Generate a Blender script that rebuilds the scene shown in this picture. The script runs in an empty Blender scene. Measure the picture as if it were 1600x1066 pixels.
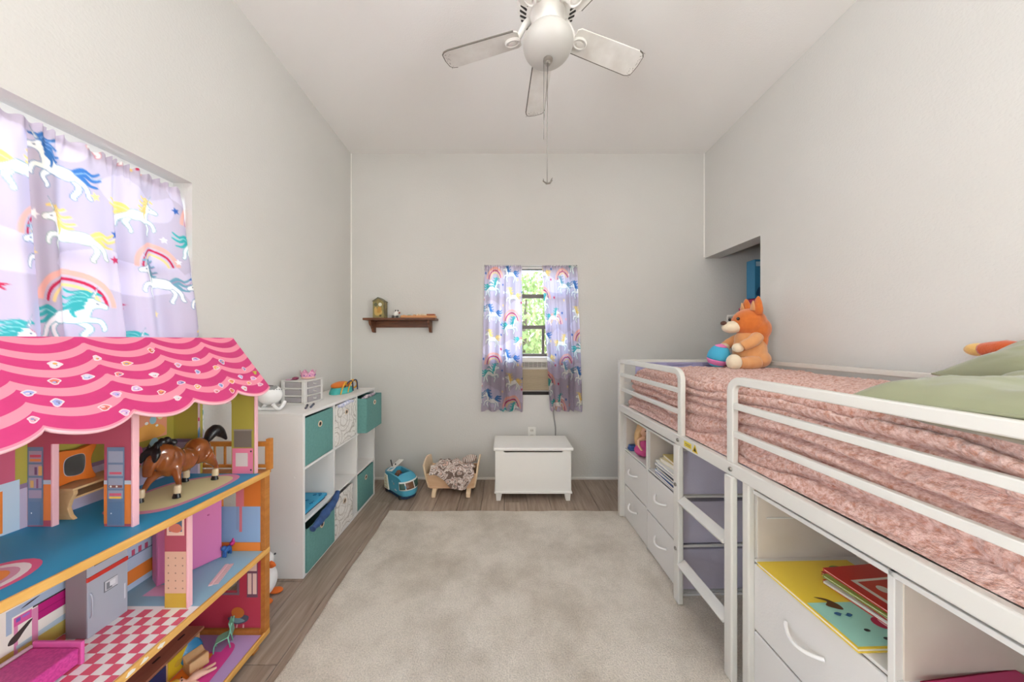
import bpy, bmesh, math, random
import numpy as np
from mathutils import Vector, Matrix, Euler

PI = math.pi
random.seed(7)
S = bpy.context.scene
C = S.collection

# ---------------------------------------------------------------- camera
FPX = 467.0                       # focal length in pixels of the 1600 px wide frame
cam_d = bpy.data.cameras.new('camera')
cam_d.sensor_fit = 'HORIZONTAL'; cam_d.sensor_width = 36.0
cam_d.lens = 36.0 * FPX / 1600.0
cam_d.shift_x = (800 - 789) / 1600.0
cam_d.shift_y = -(533 - 531) / 1600.0
cam_d.clip_start = 0.02; cam_d.clip_end = 200
cam = bpy.data.objects.new('camera', cam_d); C.objects.link(cam)
cam.location = (0, 0, 1.326); cam.rotation_euler = (PI / 2, 0, 0)
S.camera = cam

# ---------------------------------------------------------------- sky, sun, window daylight and added fill, exposure
W = bpy.data.worlds.new('sky'); S.world = W; W.use_nodes = True
wn = W.node_tree; wn.nodes.clear()
wo = wn.nodes.new('ShaderNodeOutputWorld'); wb = wn.nodes.new('ShaderNodeBackground')
sk = wn.nodes.new('ShaderNodeTexSky'); sk.sky_type = 'NISHITA'; sk.sun_disc = False
sk.sun_elevation = math.radians(48); sk.sun_rotation = math.radians(80); sk.air_density = 1.2; sk.dust_density = 1.5
wn.links.new(sk.outputs[0], wb.inputs[0]); wb.inputs[1].default_value = 0.9
wn.links.new(wb.outputs[0], wo.inputs[0])

def sun_lamp():
    d = bpy.data.lights.new('sun', 'SUN'); d.energy = 6.0; d.angle = math.radians(1.0); d.color = (1, .96, .88)
    o = bpy.data.objects.new('sun', d); C.objects.link(o)
    o.rotation_euler = Vector((-0.75, -0.12, -0.9)).to_track_quat('-Z', 'Y').to_euler()
    o.location = (20, 4, 25)
sun_lamp()

def area_lamp(name, loc, target, sx, sy, power, col=(1, 1, 1), spread=PI):
    d = bpy.data.lights.new(name, 'AREA'); d.shape = 'RECTANGLE'; d.size = sx; d.size_y = sy
    d.energy = power; d.color = col; d.spread = spread
    o = bpy.data.objects.new(name, d); C.objects.link(o); o.location = loc
    o.rotation_euler = (Vector(target) - Vector(loc)).to_track_quat('-Z', 'Z').to_euler()
    return o
# daylight outside the curtained side window, plus fill at two unseen windows added behind the camera
area_lamp('daylight_side_window', (-2.5, 0.75, 1.5), (0, 0.75, 1.45), 2.0, 1.6, 20, (.97, .985, 1.0))
area_lamp('fill_left_added_window', (-1.80, -.95, 1.45), (0, -.95, 2.55), 1.1, 1.9, 112, (.95, .975, 1.0), 2.2)
area_lamp('fill_right_added_window', (2.25, -.95, 1.45), (0, -.95, 2.55), 1.1, 1.9, 96, (.95, .975, 1.0), 2.2)

S.view_settings.view_transform = 'Standard'
S.view_settings.look = 'None'
S.view_settings.gamma = 1.0
S.view_settings.use_curve_mapping = False
S.view_settings.exposure = 0.67
S.cycles.use_denoising = True
S.cycles.max_bounces = 10
S.cycles.diffuse_bounces = 6
S.cycles.transparent_max_bounces = 12
S.cycles.sample_clamp_indirect = 6.0
S.cycles.caustics_reflective = False
S.cycles.caustics_refractive = False

# ---------------------------------------------------------------- helpers: colour and materials
def lin(c):
    c = c / 255.0 if c > 1.0 else c
    return c / 12.92 if c <= 0.04045 else ((c + 0.055) / 1.055) ** 2.4
def hexrgb(h):
    return tuple(int(h[i:i + 2], 16) for i in (0, 2, 4))
def lrgb(h):
    r, g, b = hexrgb(h)
    f = lambda v: (v / 255 / 12.92) if v / 255 <= 0.04045 else ((v / 255 + .055) / 1.055) ** 2.4
    return (f(r), f(g), f(b), 1.0)

MATS = {}
def mat(name, col, rough=.5, metal=0.0, bump=None, var=None, spec=None, coat=0.0, sheen=0.0, attr=None, transl=0.0, alpha=1.0, emit=None):
    """procedural material: colour (hex), optional (scale, strength) bump and (scale, second colour, contrast) variation"""
    if name in MATS: return MATS[name]
    m = bpy.data.materials.new(name); m.use_nodes = True
    nt = m.node_tree; n = nt.nodes; L = nt.links
    b = n['Principled BSDF']; out = n['Material Output']
    b.inputs['Base Color'].default_value = lrgb(col)
    b.inputs['Roughness'].default_value = rough; b.inputs['Metallic'].default_value = metal
    if spec is not None: b.inputs['Specular IOR Level'].default_value = spec
    b.inputs['Coat Weight'].default_value = coat
    b.inputs['Sheen Weight'].default_value = sheen
    tc = n.new('ShaderNodeTexCoord')
    if var:
        tx = n.new('ShaderNodeTexNoise'); tx.inputs['Scale'].default_value = var[0]; tx.inputs['Detail'].default_value = 6
        L.new(tc.outputs['Object'], tx.inputs['Vector'])
        rp = n.new('ShaderNodeValToRGB'); k = var[2] if len(var) > 2 else .25
        rp.color_ramp.elements[0].position = .5 - k; rp.color_ramp.elements[1].position = .5 + k
        rp.color_ramp.elements[0].color = lrgb(col); rp.color_ramp.elements[1].color = lrgb(var[1])
        L.new(tx.outputs['Fac'], rp.inputs['Fac']); L.new(rp.outputs['Color'], b.inputs['Base Color'])
    if attr:
        a = n.new('ShaderNodeVertexColor'); a.layer_name = attr
        L.new(a.outputs['Color'], b.inputs['Base Color'])
    if bump:
        tx = n.new('ShaderNodeTexNoise'); tx.inputs['Scale'].default_value = bump[0]; tx.inputs['Detail'].default_value = 4
        L.new(tc.outputs['Object'], tx.inputs['Vector'])
        bp = n.new('ShaderNodeBump'); bp.inputs['Strength'].default_value = bump[1]
        bp.inputs['Distance'].default_value = bump[2] if len(bump) > 2 else .002
        L.new(tx.outputs['Fac'], bp.inputs['Height']); L.new(bp.outputs['Normal'], b.inputs['Normal'])
    if transl:
        t = n.new('ShaderNodeBsdfTranslucent'); mx = n.new('ShaderNodeMixShader'); mx.inputs[0].default_value = transl
        if attr: L.new(a.outputs['Color'], t.inputs['Color'])
        else: t.inputs['Color'].default_value = lrgb(col)
        L.new(b.outputs[0], mx.inputs[1]); L.new(t.outputs[0], mx.inputs[2]); L.new(mx.outputs[0], out.inputs[0])
    if alpha < 1:
        t = n.new('ShaderNodeBsdfTransparent'); mx = n.new('ShaderNodeMixShader'); mx.inputs[0].default_value = alpha
        L.new(t.outputs[0], mx.inputs[1]); L.new(b.outputs[0], mx.inputs[2]); L.new(mx.outputs[0], out.inputs[0])
    MATS[name] = m
    return m

def flat(h, rough=.55):
    return mat('print_' + h, h, rough)

def wood(name, c1, c2, scale=(1, 1, 1), rough=.45, freq=6.0, rand=0.0, c3=None, coat=0):
    """wood grain: noise stretched along one axis; optional per-object variation"""
    if name in MATS: return MATS[name]
    m = bpy.data.materials.new(name); m.use_nodes = True
    nt = m.node_tree; n = nt.nodes; L = nt.links; b = n['Principled BSDF']
    b.inputs['Roughness'].default_value = rough; b.inputs['Coat Weight'].default_value = coat
    tc = n.new('ShaderNodeTexCoord'); mp = n.new('ShaderNodeMapping'); mp.inputs['Scale'].default_value = scale
    oi = n.new('ShaderNodeObjectInfo')
    va = n.new('ShaderNodeVectorMath'); va.operation = 'ADD'
    cb = n.new('ShaderNodeCombineXYZ'); ml = n.new('ShaderNodeMath'); ml.operation = 'MULTIPLY'; ml.inputs[1].default_value = 37.0
    L.new(oi.outputs['Random'], ml.inputs[0]); L.new(ml.outputs[0], cb.inputs[0]); L.new(ml.outputs[0], cb.inputs[1])
    L.new(tc.outputs['Object'], va.inputs[0]); L.new(cb.outputs[0], va.inputs[1])
    L.new(va.outputs[0], mp.inputs['Vector'])
    tx = n.new('ShaderNodeTexNoise'); tx.inputs['Scale'].default_value = freq; tx.inputs['Detail'].default_value = 8; tx.inputs['Distortion'].default_value = .6
    L.new(mp.outputs[0], tx.inputs['Vector'])
    rp = n.new('ShaderNodeValToRGB'); e = rp.color_ramp.elements
    e[0].position = .3; e[1].position = .7; e[0].color = lrgb(c1); e[1].color = lrgb(c2)
    if c3:
        x = rp.color_ramp.elements.new(.22); x.color = lrgb(c3)
    L.new(tx.outputs['Fac'], rp.inputs['Fac'])
    hs = n.new('ShaderNodeHueSaturation')
    if rand:
        mr = n.new('ShaderNodeMapRange'); mr.inputs['To Min'].default_value = 1 - rand; mr.inputs['To Max'].default_value = 1 + rand
        L.new(oi.outputs['Random'], mr.inputs['Value']); L.new(mr.outputs[0], hs.inputs['Value'])
    L.new(rp.outputs['Color'], hs.inputs['Color']); L.new(hs.outputs[0], b.inputs['Base Color'])
    bp = n.new('ShaderNodeBump'); bp.inputs['Strength'].default_value = .15; bp.inputs['Distance'].default_value = .001
    L.new(tx.outputs['Fac'], bp.inputs['Height']); L.new(bp.outputs['Normal'], b.inputs['Normal'])
    MATS[name] = m
    return m

def glass_mat():
    if 'clear_glass' in MATS: return MATS['clear_glass']
    m = bpy.data.materials.new('clear_glass'); m.use_nodes = True
    nt = m.node_tree; n = nt.nodes; L = nt.links; n.remove(n['Principled BSDF'])
    t = n.new('ShaderNodeBsdfTransparent'); g = n.new('ShaderNodeBsdfGlossy'); g.inputs['Roughness'].default_value = .02
    mx = n.new('ShaderNodeMixShader'); mx.inputs[0].default_value = .06
    L.new(t.outputs[0], mx.inputs[1]); L.new(g.outputs[0], mx.inputs[2]); L.new(mx.outputs[0], n['Material Output'].inputs[0])
    MATS['clear_glass'] = m
    return m

# ---------------------------------------------------------------- helpers: meshes
class MB:
    """collects shapes; build() links them as one mesh object"""
    def __init__(s, M=None):
        s.v = []; s.f = []; s.mi = []; s.k = 0; s.M = M
    def add(s, vs, fs):
        o = len(s.v)
        if s.M is not None: vs = [tuple(s.M @ Vector(p)) for p in vs]
        s.v.extend([tuple(p) for p in vs])
        for f in fs:
            s.f.append([i + o for i in f]); s.mi.append(s.k)
        return s
    def bb(s, x0, x1, y0, y1, z0, z1):
        x0, x1 = sorted((x0, x1)); y0, y1 = sorted((y0, y1)); z0, z1 = sorted((z0, z1))
        vs = [(x, y, z) for z in (z0, z1) for y in (y0, y1) for x in (x0, x1)]
        return s.add(vs, [(0, 2, 3, 1), (4, 5, 7, 6), (0, 1, 5, 4), (2, 6, 7, 3), (0, 4, 6, 2), (1, 3, 7, 5)])
    def box(s, c, d, rot=None):
        R = Euler(rot).to_matrix() if rot else Matrix.Identity(3)
        vs = [Vector(c) + R @ Vector((sx * d[0] / 2, sy * d[1] / 2, sz * d[2] / 2)) for sz in (-1, 1) for sy in (-1, 1) for sx in (-1, 1)]
        return s.add(vs, [(0, 2, 3, 1), (4, 5, 7, 6), (0, 1, 5, 4), (2, 6, 7, 3), (0, 4, 6, 2), (1, 3, 7, 5)])
    def prism(s, pts, axis, a, b):
        n = len(pts)
        f = {'x': lambda p, t: (t, p[0], p[1]), 'y': lambda p, t: (p[0], t, p[1]), 'z': lambda p, t: (p[0], p[1], t)}[axis]
        vs = [f(p, a) for p in pts] + [f(p, b) for p in pts]
        fs = [tuple(range(n))[::-1], tuple(range(n, 2 * n))] + [(i, (i + 1) % n, n + (i + 1) % n, n + i) for i in range(n)]
        return s.add(vs, fs)
    def tube(s, path, r, n=8, closed=False, cap=True, prof=None):
        """round (or given-profile) tube along a path; r number or list"""
        P = [Vector(p) for p in path]; m = len(P)
        rs = r if isinstance(r, (list, tuple)) else [r] * m
        prof = prof or [(math.cos(2 * PI * i / n), math.sin(2 * PI * i / n)) for i in range(n)]
        n = len(prof); vs = []; prev = None
        for i in range(m):
            if closed: t = P[(i + 1) % m] - P[i - 1]
            else: t = P[min(i + 1, m - 1)] - P[max(i - 1, 0)]
            t.normalize()
            if prev is None:
                up = Vector((0, 0, 1)) if abs(t.z) < .9 else Vector((0, 1, 0))
                nx = t.cross(up).normalized()
            else:
                nx = (prev - t * prev.dot(t)).normalized()
            prev = nx; ny = nx.cross(t)
            k = 1.0
            if 0 < i < m - 1 or closed:
                d1 = (P[i] - P[i - 1]).normalized(); d2 = (P[(i + 1) % m] - P[i]).normalized()
                k = 1.0
            for a, b in prof: vs.append(P[i] + (nx * a + ny * b) * rs[i] * k)
        fs = []
        for i in range(m - 1 + (1 if closed else 0)):
            j = (i + 1) % m
            for q in range(n):
                fs.append((i * n + q, i * n + (q + 1) % n, j * n + (q + 1) % n, j * n + q))
        if cap and not closed:
            fs.append(tuple(range(n))[::-1]); fs.append(tuple(range((m - 1) * n, m * n)))
        return s.add(vs, fs)
    def lathe(s, prof, c=(0, 0, 0), n=24, R=None, sx=1, sy=1):
        """revolve (r, z) profile about z through c"""
        vs = []; m = len(prof)
        for r, z in prof:
            for i in range(n):
                a = 2 * PI * i / n
                p = Vector((r * math.cos(a) * sx, r * math.sin(a) * sy, z))
                if R is not None: p = R @ p
                vs.append(Vector(c) + p)
        fs = [(i * n + q, i * n + (q + 1) % n, (i + 1) * n + (q + 1) % n, (i + 1) * n + q) for i in range(m - 1) for q in range(n)]
        if prof[0][0] > 1e-6: fs.append(tuple(range(n))[::-1])
        if prof[-1][0] > 1e-6: fs.append(tuple(range((m - 1) * n, m * n)))
        return s.add(vs, fs)
    def ell(s, c, r, n=20, m=12, rot=None):
        R = Euler(rot).to_matrix() if rot else None
        vs = []
        pr = [(math.sin(PI * i / m), -math.cos(PI * i / m)) for i in range(m + 1)]
        for q, z in pr:
            for i in range(n):
                a = 2 * PI * i / n
                p = Vector((q * math.cos(a) * r[0], q * math.sin(a) * r[1], z * r[2]))
                if R is not None: p = R @ p
                vs.append(Vector(c) + p)
        fs = [(i * n + q, i * n + (q + 1) % n, (i + 1) * n + (q + 1) % n, (i + 1) * n + q) for i in range(m) for q in range(n)]
        return s.add(vs, fs)
    def grid(s, fn, nu, nv, wrap=False):
        vs = [fn(i / nu, j / nv) for j in range(nv + 1) for i in range(nu + (0 if wrap else 1))]
        w = nu if wrap else nu + 1
        fs = []
        for j in range(nv):
            for i in range(nu):
                i2 = (i + 1) % w
                fs.append((j * w + i, j * w + i2, (j + 1) * w + i2, (j + 1) * w + i))
        return s.add(vs, fs)
    def build(s, name, m, parent=None, bevel=0.0, smooth=None, seg=2, subsurf=0, remesh=0, weld=False, solid=0, loc=None, rot=None):
        me = bpy.data.meshes.new(name)
        me.from_pydata([tuple(p) for p in s.v], [], s.f)
        if weld:
            bm = bmesh.new(); bm.from_mesh(me); bmesh.ops.remove_doubles(bm, verts=bm.verts, dist=1e-5)
            bm.to_mesh(me); bm.free()
        ms = m if isinstance(m, (list, tuple)) else [m]
        for q in ms: me.materials.append(q)
        if len(ms) > 1 and not weld: me.polygons.foreach_set('material_index', s.mi)
        me.update()
        bm = bmesh.new(); bm.from_mesh(me); bmesh.ops.recalc_face_normals(bm, faces=bm.faces); bm.to_mesh(me); bm.free()
        o = bpy.data.objects.new(name, me); C.objects.link(o)
        if parent is not None: o.parent = parent
        if loc is not None: o.location = loc
        if rot is not None: o.rotation_euler = rot
        if remesh:
            r = o.modifiers.new('remesh', 'REMESH'); r.mode = 'VOXEL'; r.voxel_size = remesh; r.use_smooth_shade = True
            q = o.modifiers.new('smooth', 'SMOOTH'); q.factor = .6; q.iterations = 6
        if solid:
            q = o.modifiers.new('solid', 'SOLIDIFY'); q.thickness = solid; q.offset = 0
        if bevel:
            q = o.modifiers.new('bevel', 'BEVEL'); q.width = bevel; q.segments = seg; q.limit_method = 'ANGLE'; q.angle_limit = .6
            q.harden_normals = False
        if subsurf:
            q = o.modifiers.new('subd', 'SUBSURF'); q.levels = subsurf; q.render_levels = subsurf
        if smooth or remesh or subsurf:
            me.polygons.foreach_set('use_smooth', [True] * len(me.polygons))
            if smooth and smooth < 3: me.set_sharp_from_angle(angle=smooth)
        return o

def tag(o, label, cat, group=None, kind=None):
    if label: o['label'] = label
    if cat: o['category'] = cat
    if group: o['group'] = group
    if kind: o['kind'] = kind
    return o
def thing(name, label, cat, loc=(0, 0, 0), rz=0.0, group=None):
    o = bpy.data.objects.new(name, None); C.objects.link(o)
    o.empty_display_size = .05
    o.location = loc; o.rotation_euler = (0, 0, rz)
    return tag(o, label, cat, group)
def struct(o, label=None, cat=None):
    o['kind'] = 'structure'
    if label: o['label'] = label
    if cat: o['category'] = cat
    return o
def copy_tree(o, parent=None):
    c = o.copy(); C.objects.link(c)
    if parent is not None: c.parent = parent
    for ch in list(o.children): copy_tree(ch, c)
    return c

def rrect(x0, x1, y0, y1, r, n=4):
    """rounded rectangle outline"""
    pts = []
    for cx, cy, a0 in ((x1 - r, y1 - r, 0), (x0 + r, y1 - r, PI / 2), (x0 + r, y0 + r, PI), (x1 - r, y0 + r, 1.5 * PI)):
        for i in range(n + 1):
            a = a0 + PI / 2 * i / n
            pts.append((cx + r * math.cos(a), cy + r * math.sin(a)))
    return pts
def circ(cx, cy, rx, ry=None, n=20, a0=0, a1=2 * PI):
    ry = rx if ry is None else ry
    full = abs(a1 - a0 - 2 * PI) < 1e-6
    return [(cx + rx * math.cos(a0 + (a1 - a0) * i / (n if full else n - 1)), cy + ry * math.sin(a0 + (a1 - a0) * i / (n if full else n - 1))) for i in range(n)]
def rect(x0, x1, y0, y1): return [(x0, y0), (x1, y0), (x1, y1), (x0, y1)]
def catmull(P, closed=True, k=6):
    out = []; n = len(P)
    rng_ = range(n) if closed else range(n - 1)
    for i in rng_:
        g = (lambda j: P[j % n]) if closed else (lambda j: P[max(0, min(n - 1, j))])
        p0, p1, p2, p3 = g(i - 1), g(i), g(i + 1), g(i + 2)
        for t in [q / k for q in range(k)]:
            out.append(tuple(.5 * (2 * b + (c - a) * t + (2 * a - 5 * b + 4 * c - d) * t * t + (-a + 3 * b - 3 * c + d) * t ** 3) for a, b, c, d in zip(p0, p1, p2, p3)))
    if not closed: out.append(tuple(P[-1]))
    return out

def decal(name, parent, polys, O, U, V, N, step=.00025, base=.0004, rough=.5, loc=None):
    """flat print: coloured outlines laid on a surface (origin O, axes U, V, outward N), later ones on top"""
    O, U, V, N = Vector(O), Vector(U), Vector(V), Vector(N)
    mb = MB(); ms = []; idx = {}
    for i, (col, pts) in enumerate(polys):
        if col not in idx: idx[col] = len(ms); ms.append(flat(col, rough))
        mb.k = idx[col]
        off = base + step * i
        n = len(pts)
        # tessellate so concave outlines fill correctly
        from mathutils.geometry import tessellate_polygon
        tri = tessellate_polygon([[Vector((p[0], p[1], 0)) for p in pts]])
        mb.add([O + U * p[0] + V * p[1] + N * off for p in pts], [tuple(t) for t in tri])
    me_o = mb.build(name, ms, parent)
    if loc is not None: me_o.location = loc
    # every face looks outwards
    return me_o

def holed_slab(name, m, axis, t0, t1, u0, u1, v0, v1, holes, parent=None):
    """wall slab of thickness t0..t1 with rectangular holes; axis 'x': u=y v=z, axis 'y': u=x v=z, axis 'z': u=x v=y"""
    us = sorted({u0, u1, *[h[0] for h in holes], *[h[1] for h in holes]}); us = [u for u in us if u0 <= u <= u1]
    vs = sorted({v0, v1, *[h[2] for h in holes], *[h[3] for h in holes]}); vs = [v for v in vs if v0 <= v <= v1]
    P = {'x': lambda u, v, t: (t, u, v), 'y': lambda u, v, t: (u, t, v), 'z': lambda u, v, t: (u, v, t)}[axis]
    def solid(i, j):
        if i < 0 or j < 0 or i >= len(us) - 1 or j >= len(vs) - 1: return False
        cu, cv = (us[i] + us[i + 1]) / 2, (vs[j] + vs[j + 1]) / 2
        return not any(h[0] < cu < h[1] and h[2] < cv < h[3] for h in holes)
    mb = MB(); q = MB()
    for i in range(len(us) - 1):
        for j in range(len(vs) - 1):
            if not solid(i, j): continue
            a, b, c, d = us[i], us[i + 1], vs[j], vs[j + 1]
            for t in (t0, t1): mb.add([P(a, c, t), P(b, c, t), P(b, d, t), P(a, d, t)], [(0, 1, 2, 3)])
            for di, dj, e in ((-1, 0, ((a, c), (a, d))), (1, 0, ((b, c), (b, d))), (0, -1, ((a, c), (b, c))), (0, 1, ((a, d), (b, d)))):
                if not solid(i + di, j + dj):
                    mb.add([P(*e[0], t0), P(*e[1], t0), P(*e[1], t1), P(*e[0], t1)], [(0, 1, 2, 3)])
    return mb.build(name, m, parent, weld=True)

def vnoise(x, y, seed=0):
    """cheap smooth noise on numpy arrays, about -1..1"""
    x = np.asarray(x, float); y = np.asarray(y, float)
    xi = np.floor(x).astype(np.int64); yi = np.floor(y).astype(np.int64); xf = x - xi; yf = y - yi
    xf = xf * xf * (3 - 2 * xf); yf = yf * yf * (3 - 2 * yf)
    def h(a, b):
        n = (a * 374761393 + b * 668265263 + seed * 974711) & 0x7fffffff
        n = ((n ^ (n >> 13)) * 1274126177) & 0x7fffffff
        return ((n ^ (n >> 16)) & 0xffff) / 32767.5 - 1.0
    return (h(xi, yi) * (1 - xf) + h(xi + 1, yi) * xf) * (1 - yf) + (h(xi, yi + 1) * (1 - xf) + h(xi + 1, yi + 1) * xf) * yf

def np_mesh(name, P, nu, nv, m, parent=None, col=None, smooth=True, colname='print'):
    """grid mesh from an (nv, nu, 3) array; optional (nv, nu, 3) linear colours"""
    me = bpy.data.meshes.new(name)
    V = P.reshape(-1, 3)
    idx = np.arange(nu * nv).reshape(nv, nu)
    q = np.stack([idx[:-1, :-1], idx[:-1, 1:], idx[1:, 1:], idx[1:, :-1]], -1).reshape(-1, 4)
    me.vertices.add(len(V)); me.vertices.foreach_set('co', V.astype(np.float32).ravel())
    me.loops.add(q.size); me.loops.foreach_set('vertex_index', q.astype(np.int32).ravel())
    me.polygons.add(len(q)); me.polygons.foreach_set('loop_start', np.arange(0, q.size, 4, dtype=np.int32))
    me.update(calc_edges=True); me.validate()
    if smooth: me.polygons.foreach_set('use_smooth', np.ones(len(q), bool))
    if col is not None:
        a = me.color_attributes.new(colname, 'FLOAT_COLOR', 'POINT')
        c4 = np.ones((len(V), 4), np.float32); c4[:, :3] = col.reshape(-1, 3)
        a.data.foreach_set('color', c4.ravel())
    me.materials.append(m)
    o = bpy.data.objects.new(name, me); C.objects.link(o)
    if parent is not None: o.parent = parent
    return o
# ================================================================ the room
XL, XR, YB, YR = -1.465, 1.897, 2.84, -1.6
CZ = lambda y: 3.096 + .05 * (YB - y)
WT = .15
wall_m = mat('wall_paint', 'd6d4cf', .85, bump=(90, .35, .004), var=(1.3, 'd0cec9'))
ceil_m = mat('ceiling_paint', 'efedea', .9, bump=(140, .3, .003))
trim_m = mat('trim_paint', 'eeece6', .5)

holed_slab('wall_left', wall_m, 'x', XL - WT, XL, YR - WT, YB, -.02, 3.45, [(-.25, 1.40, .78, 2.06), (-1.45, -.5, .45, 2.3)])
holed_slab('wall_back', wall_m, 'y', YB, YB + WT, XL - WT, 3.1, -.02, 3.35, [(-.195, .687, .80, 2.037)])
holed_slab('wall_right', wall_m, 'x', XR, XR + .146, YR - WT, YB, -.02, 3.45, [(2.22, YB + 1, -1, 2.10), (-1.45, -.5, .45, 2.3)])
holed_slab('wall_rear', wall_m, 'y', YR - WT, YR, XL, XR, -.02, 3.45, [])
for n in ('wall_left', 'wall_back', 'wall_right', 'wall_rear'): struct(bpy.data.objects[n])
# closet behind the opening in the wall
mb = MB(); mb.bb(2.95, 3.1, 1.5, YB, -.02, 2.5); struct(mb.build('wall_closet_side', wall_m))
mb = MB(); mb.bb(2.043, 2.95, 1.5, 1.6, -.02, 2.5); struct(mb.build('wall_closet_front', wall_m))
mb = MB(); mb.bb(2.043, 2.95, 1.5, YB, 2.44, 2.5); struct(mb.build('ceiling_closet', ceil_m))
# ceiling, falling slightly towards the back wall
mb = MB()
y0, y1 = YR - WT, YB + WT
mb.prism([(y0, CZ(y0)), (y1, CZ(y1)), (y1, CZ(y1) + .1), (y0, CZ(y0) + .1)], 'x', XL - WT, XR + WT)
struct(mb.build('ceiling', ceil_m))
# floor: sub-floor with separate planks running towards the back wall
sub_m = mat('subfloor', '4a4039', .8)
mb = MB(); mb.bb(XL - WT, 3.1, YR - WT, YB + WT, -.08, -.012)
floor = struct(mb.build('floor', sub_m))
plank_m = wood('plank_wood', '8c7a6b', 'b09e8e', (14, 1.1, 1), .5, 3.2, .13, '615247')
PW, PL = .185, 1.22
plank_me = {}
def plank(x0, x1, y0, y1):
    key = (round(x1 - x0, 3), round(y1 - y0, 3))
    if key not in plank_me:
        mb = MB(); w, l = key[0] - .0022, key[1] - .0022
        b = .0022
        mb.add([(-w / 2, -l / 2, -.012), (w / 2, -l / 2, -.012), (w / 2, l / 2, -.012), (-w / 2, l / 2, -.012),
                (-w / 2, -l / 2, -b), (w / 2, -l / 2, -b), (w / 2, l / 2, -b), (-w / 2, l / 2, -b),
                (-w / 2 + b, -l / 2 + b, 0), (w / 2 - b, -l / 2 + b, 0), (w / 2 - b, l / 2 - b, 0), (-w / 2 + b, l / 2 - b, 0)],
               [(0, 1, 5, 4), (1, 2, 6, 5), (2, 3, 7, 6), (3, 0, 4, 7), (4, 5, 9, 8), (5, 6, 10, 9), (6, 7, 11, 10), (7, 4, 8, 11), (8, 9, 10, 11)])
        o = mb.build('plank', plank_m, floor); plank_me[key] = o.data
    else:
        o = bpy.data.objects.new('plank', plank_me[key]); C.objects.link(o); o.parent = floor
    o.location = ((x0 + x1) / 2, (y0 + y1) / 2, 0)
offs = [0, .42, .84, .2, .63, 1.03]
i = 0; x = XL - .02
while x < XR:
    x1 = min(x + PW, XR)
    y = YR - offs[i % 6]
    while y < YB:
        a, b = max(y, YR), min(y + PL, YB)
        if b - a > .02: plank(x, x1, a, b)
        y += PL
    x = x1; i += 1
mb = MB(); mb.bb(XR, 2.95, 1.6, YB, -.012, 0); mb.build('plank', plank_m, floor)
# baseboards (thin quarter strips)
mb = MB(); mb.bb(XL, 2.95, YB - .012, YB, 0, .022); struct(mb.build('baseboard_back', trim_m, bevel=.003))
mb = MB(); mb.bb(XL, XL + .012, YR, YB - .012, 0, .022); struct(mb.build('baseboard_left', trim_m, bevel=.003))
mb = MB(); mb.bb(XR - .012, XR, YR, 2.21, 0, .022); struct(mb.build('baseboard_right', trim_m, bevel=.003))
# drywall corner seams
mb = MB(); mb.bb(XL + .0, XL + .010, YB - .004, YB, .03, CZ(YB) - .002); struct(mb.build('trim_1', trim_m))
mb = MB(); mb.bb(XR - .010, XR, YB - .004, YB, 2.11, CZ(YB) - .002); struct(mb.build('trim_2', trim_m))

# ---------------------------------------------------------------- windows
bronze = mat('bronze_frame', '6f6a66', .45, metal=.3)
alu = mat('white_frame', 'e4e4e2', .45)
def window(name, axis, t, a0, a1, z0, z1, bars, frame_m, w=.03, d=.04):
    """window in a wall hole: frame, horizontal bars, one pane per row"""
    root = bpy.data.objects.new(name, None); C.objects.link(root); root['kind'] = 'structure'
    def bx(u0, u1, v0, v1, dd, m, nm):
        mb = MB()
        if axis == 'y': mb.bb(u0, u1, t - dd / 2, t + dd / 2, v0, v1)
        else: mb.bb(t - dd / 2, t + dd / 2, u0, u1, v0, v1)
        return mb.build(nm, m, root)
    bx(a0, a0 + w, z0, z1, d, frame_m, 'window_jamb'); bx(a1 - w, a1, z0, z1, d, frame_m, 'window_jamb')
    bx(a0 + w, a1 - w, z0, z0 + w, d, frame_m, 'window_rail'); bx(a0 + w, a1 - w, z1 - w, z1, d, frame_m, 'window_rail')
    ed = [z0 + w] + list(bars) + [z1 - w]
    for b in bars: bx(a0 + w, a1 - w, b - .018, b + .018, d, frame_m, 'window_bar')
    for k in range(len(ed) - 1):
        bx(a0 + w, a1 - w, ed[k] + (.018 if k else 0), ed[k + 1] - (.018 if k < len(bars) else 0), .005, glass_mat(), 'window_pane')
    return root
window('window_1', 'y', YB + .09, -.195, .687, 1.16, 2.037, [1.448, 1.75], bronze)
window('window_2', 'x', XL - .11, -.25, 1.40, .78, 2.06, [1.2, 1.63], alu)
window('added_window_left', 'x', XL - .11, -1.45, -.5, .45, 2.3, [1.4], alu)  # unseen window added to bring fill light from the left
window('added_window_right', 'x', XR + .10, -1.45, -.5, .45, 2.3, [1.4], alu)  # its unseen counterpart, added to light the left side and dollhouse
# closed door in the wall behind the camera
mb = MB(); mb.bb(-.4, .42, YR, YR + .02, 0, 2.03); dr_ = struct(mb.build('door_1', trim_m, bevel=.003))
mb = MB(); mb.lathe([(0, .05), (.024, .045), (.026, .03), (.012, .02), (.012, 0)], (.34, YR + .02, 1.0), 20, Matrix.Rotation(-PI / 2, 3, 'X')); mb.build('door_knob', mat('satin_knob', 'a9a49c', .3, metal=.8), dr_, smooth=.8)
# slim vertical sash stile seen in the curtain gap
mb = MB(); mb.bb(.36, .385, YB + .075, YB + .10, 1.19, 1.44); mb.build('window_stile', bronze, bpy.data.objects['window_1'])

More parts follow.
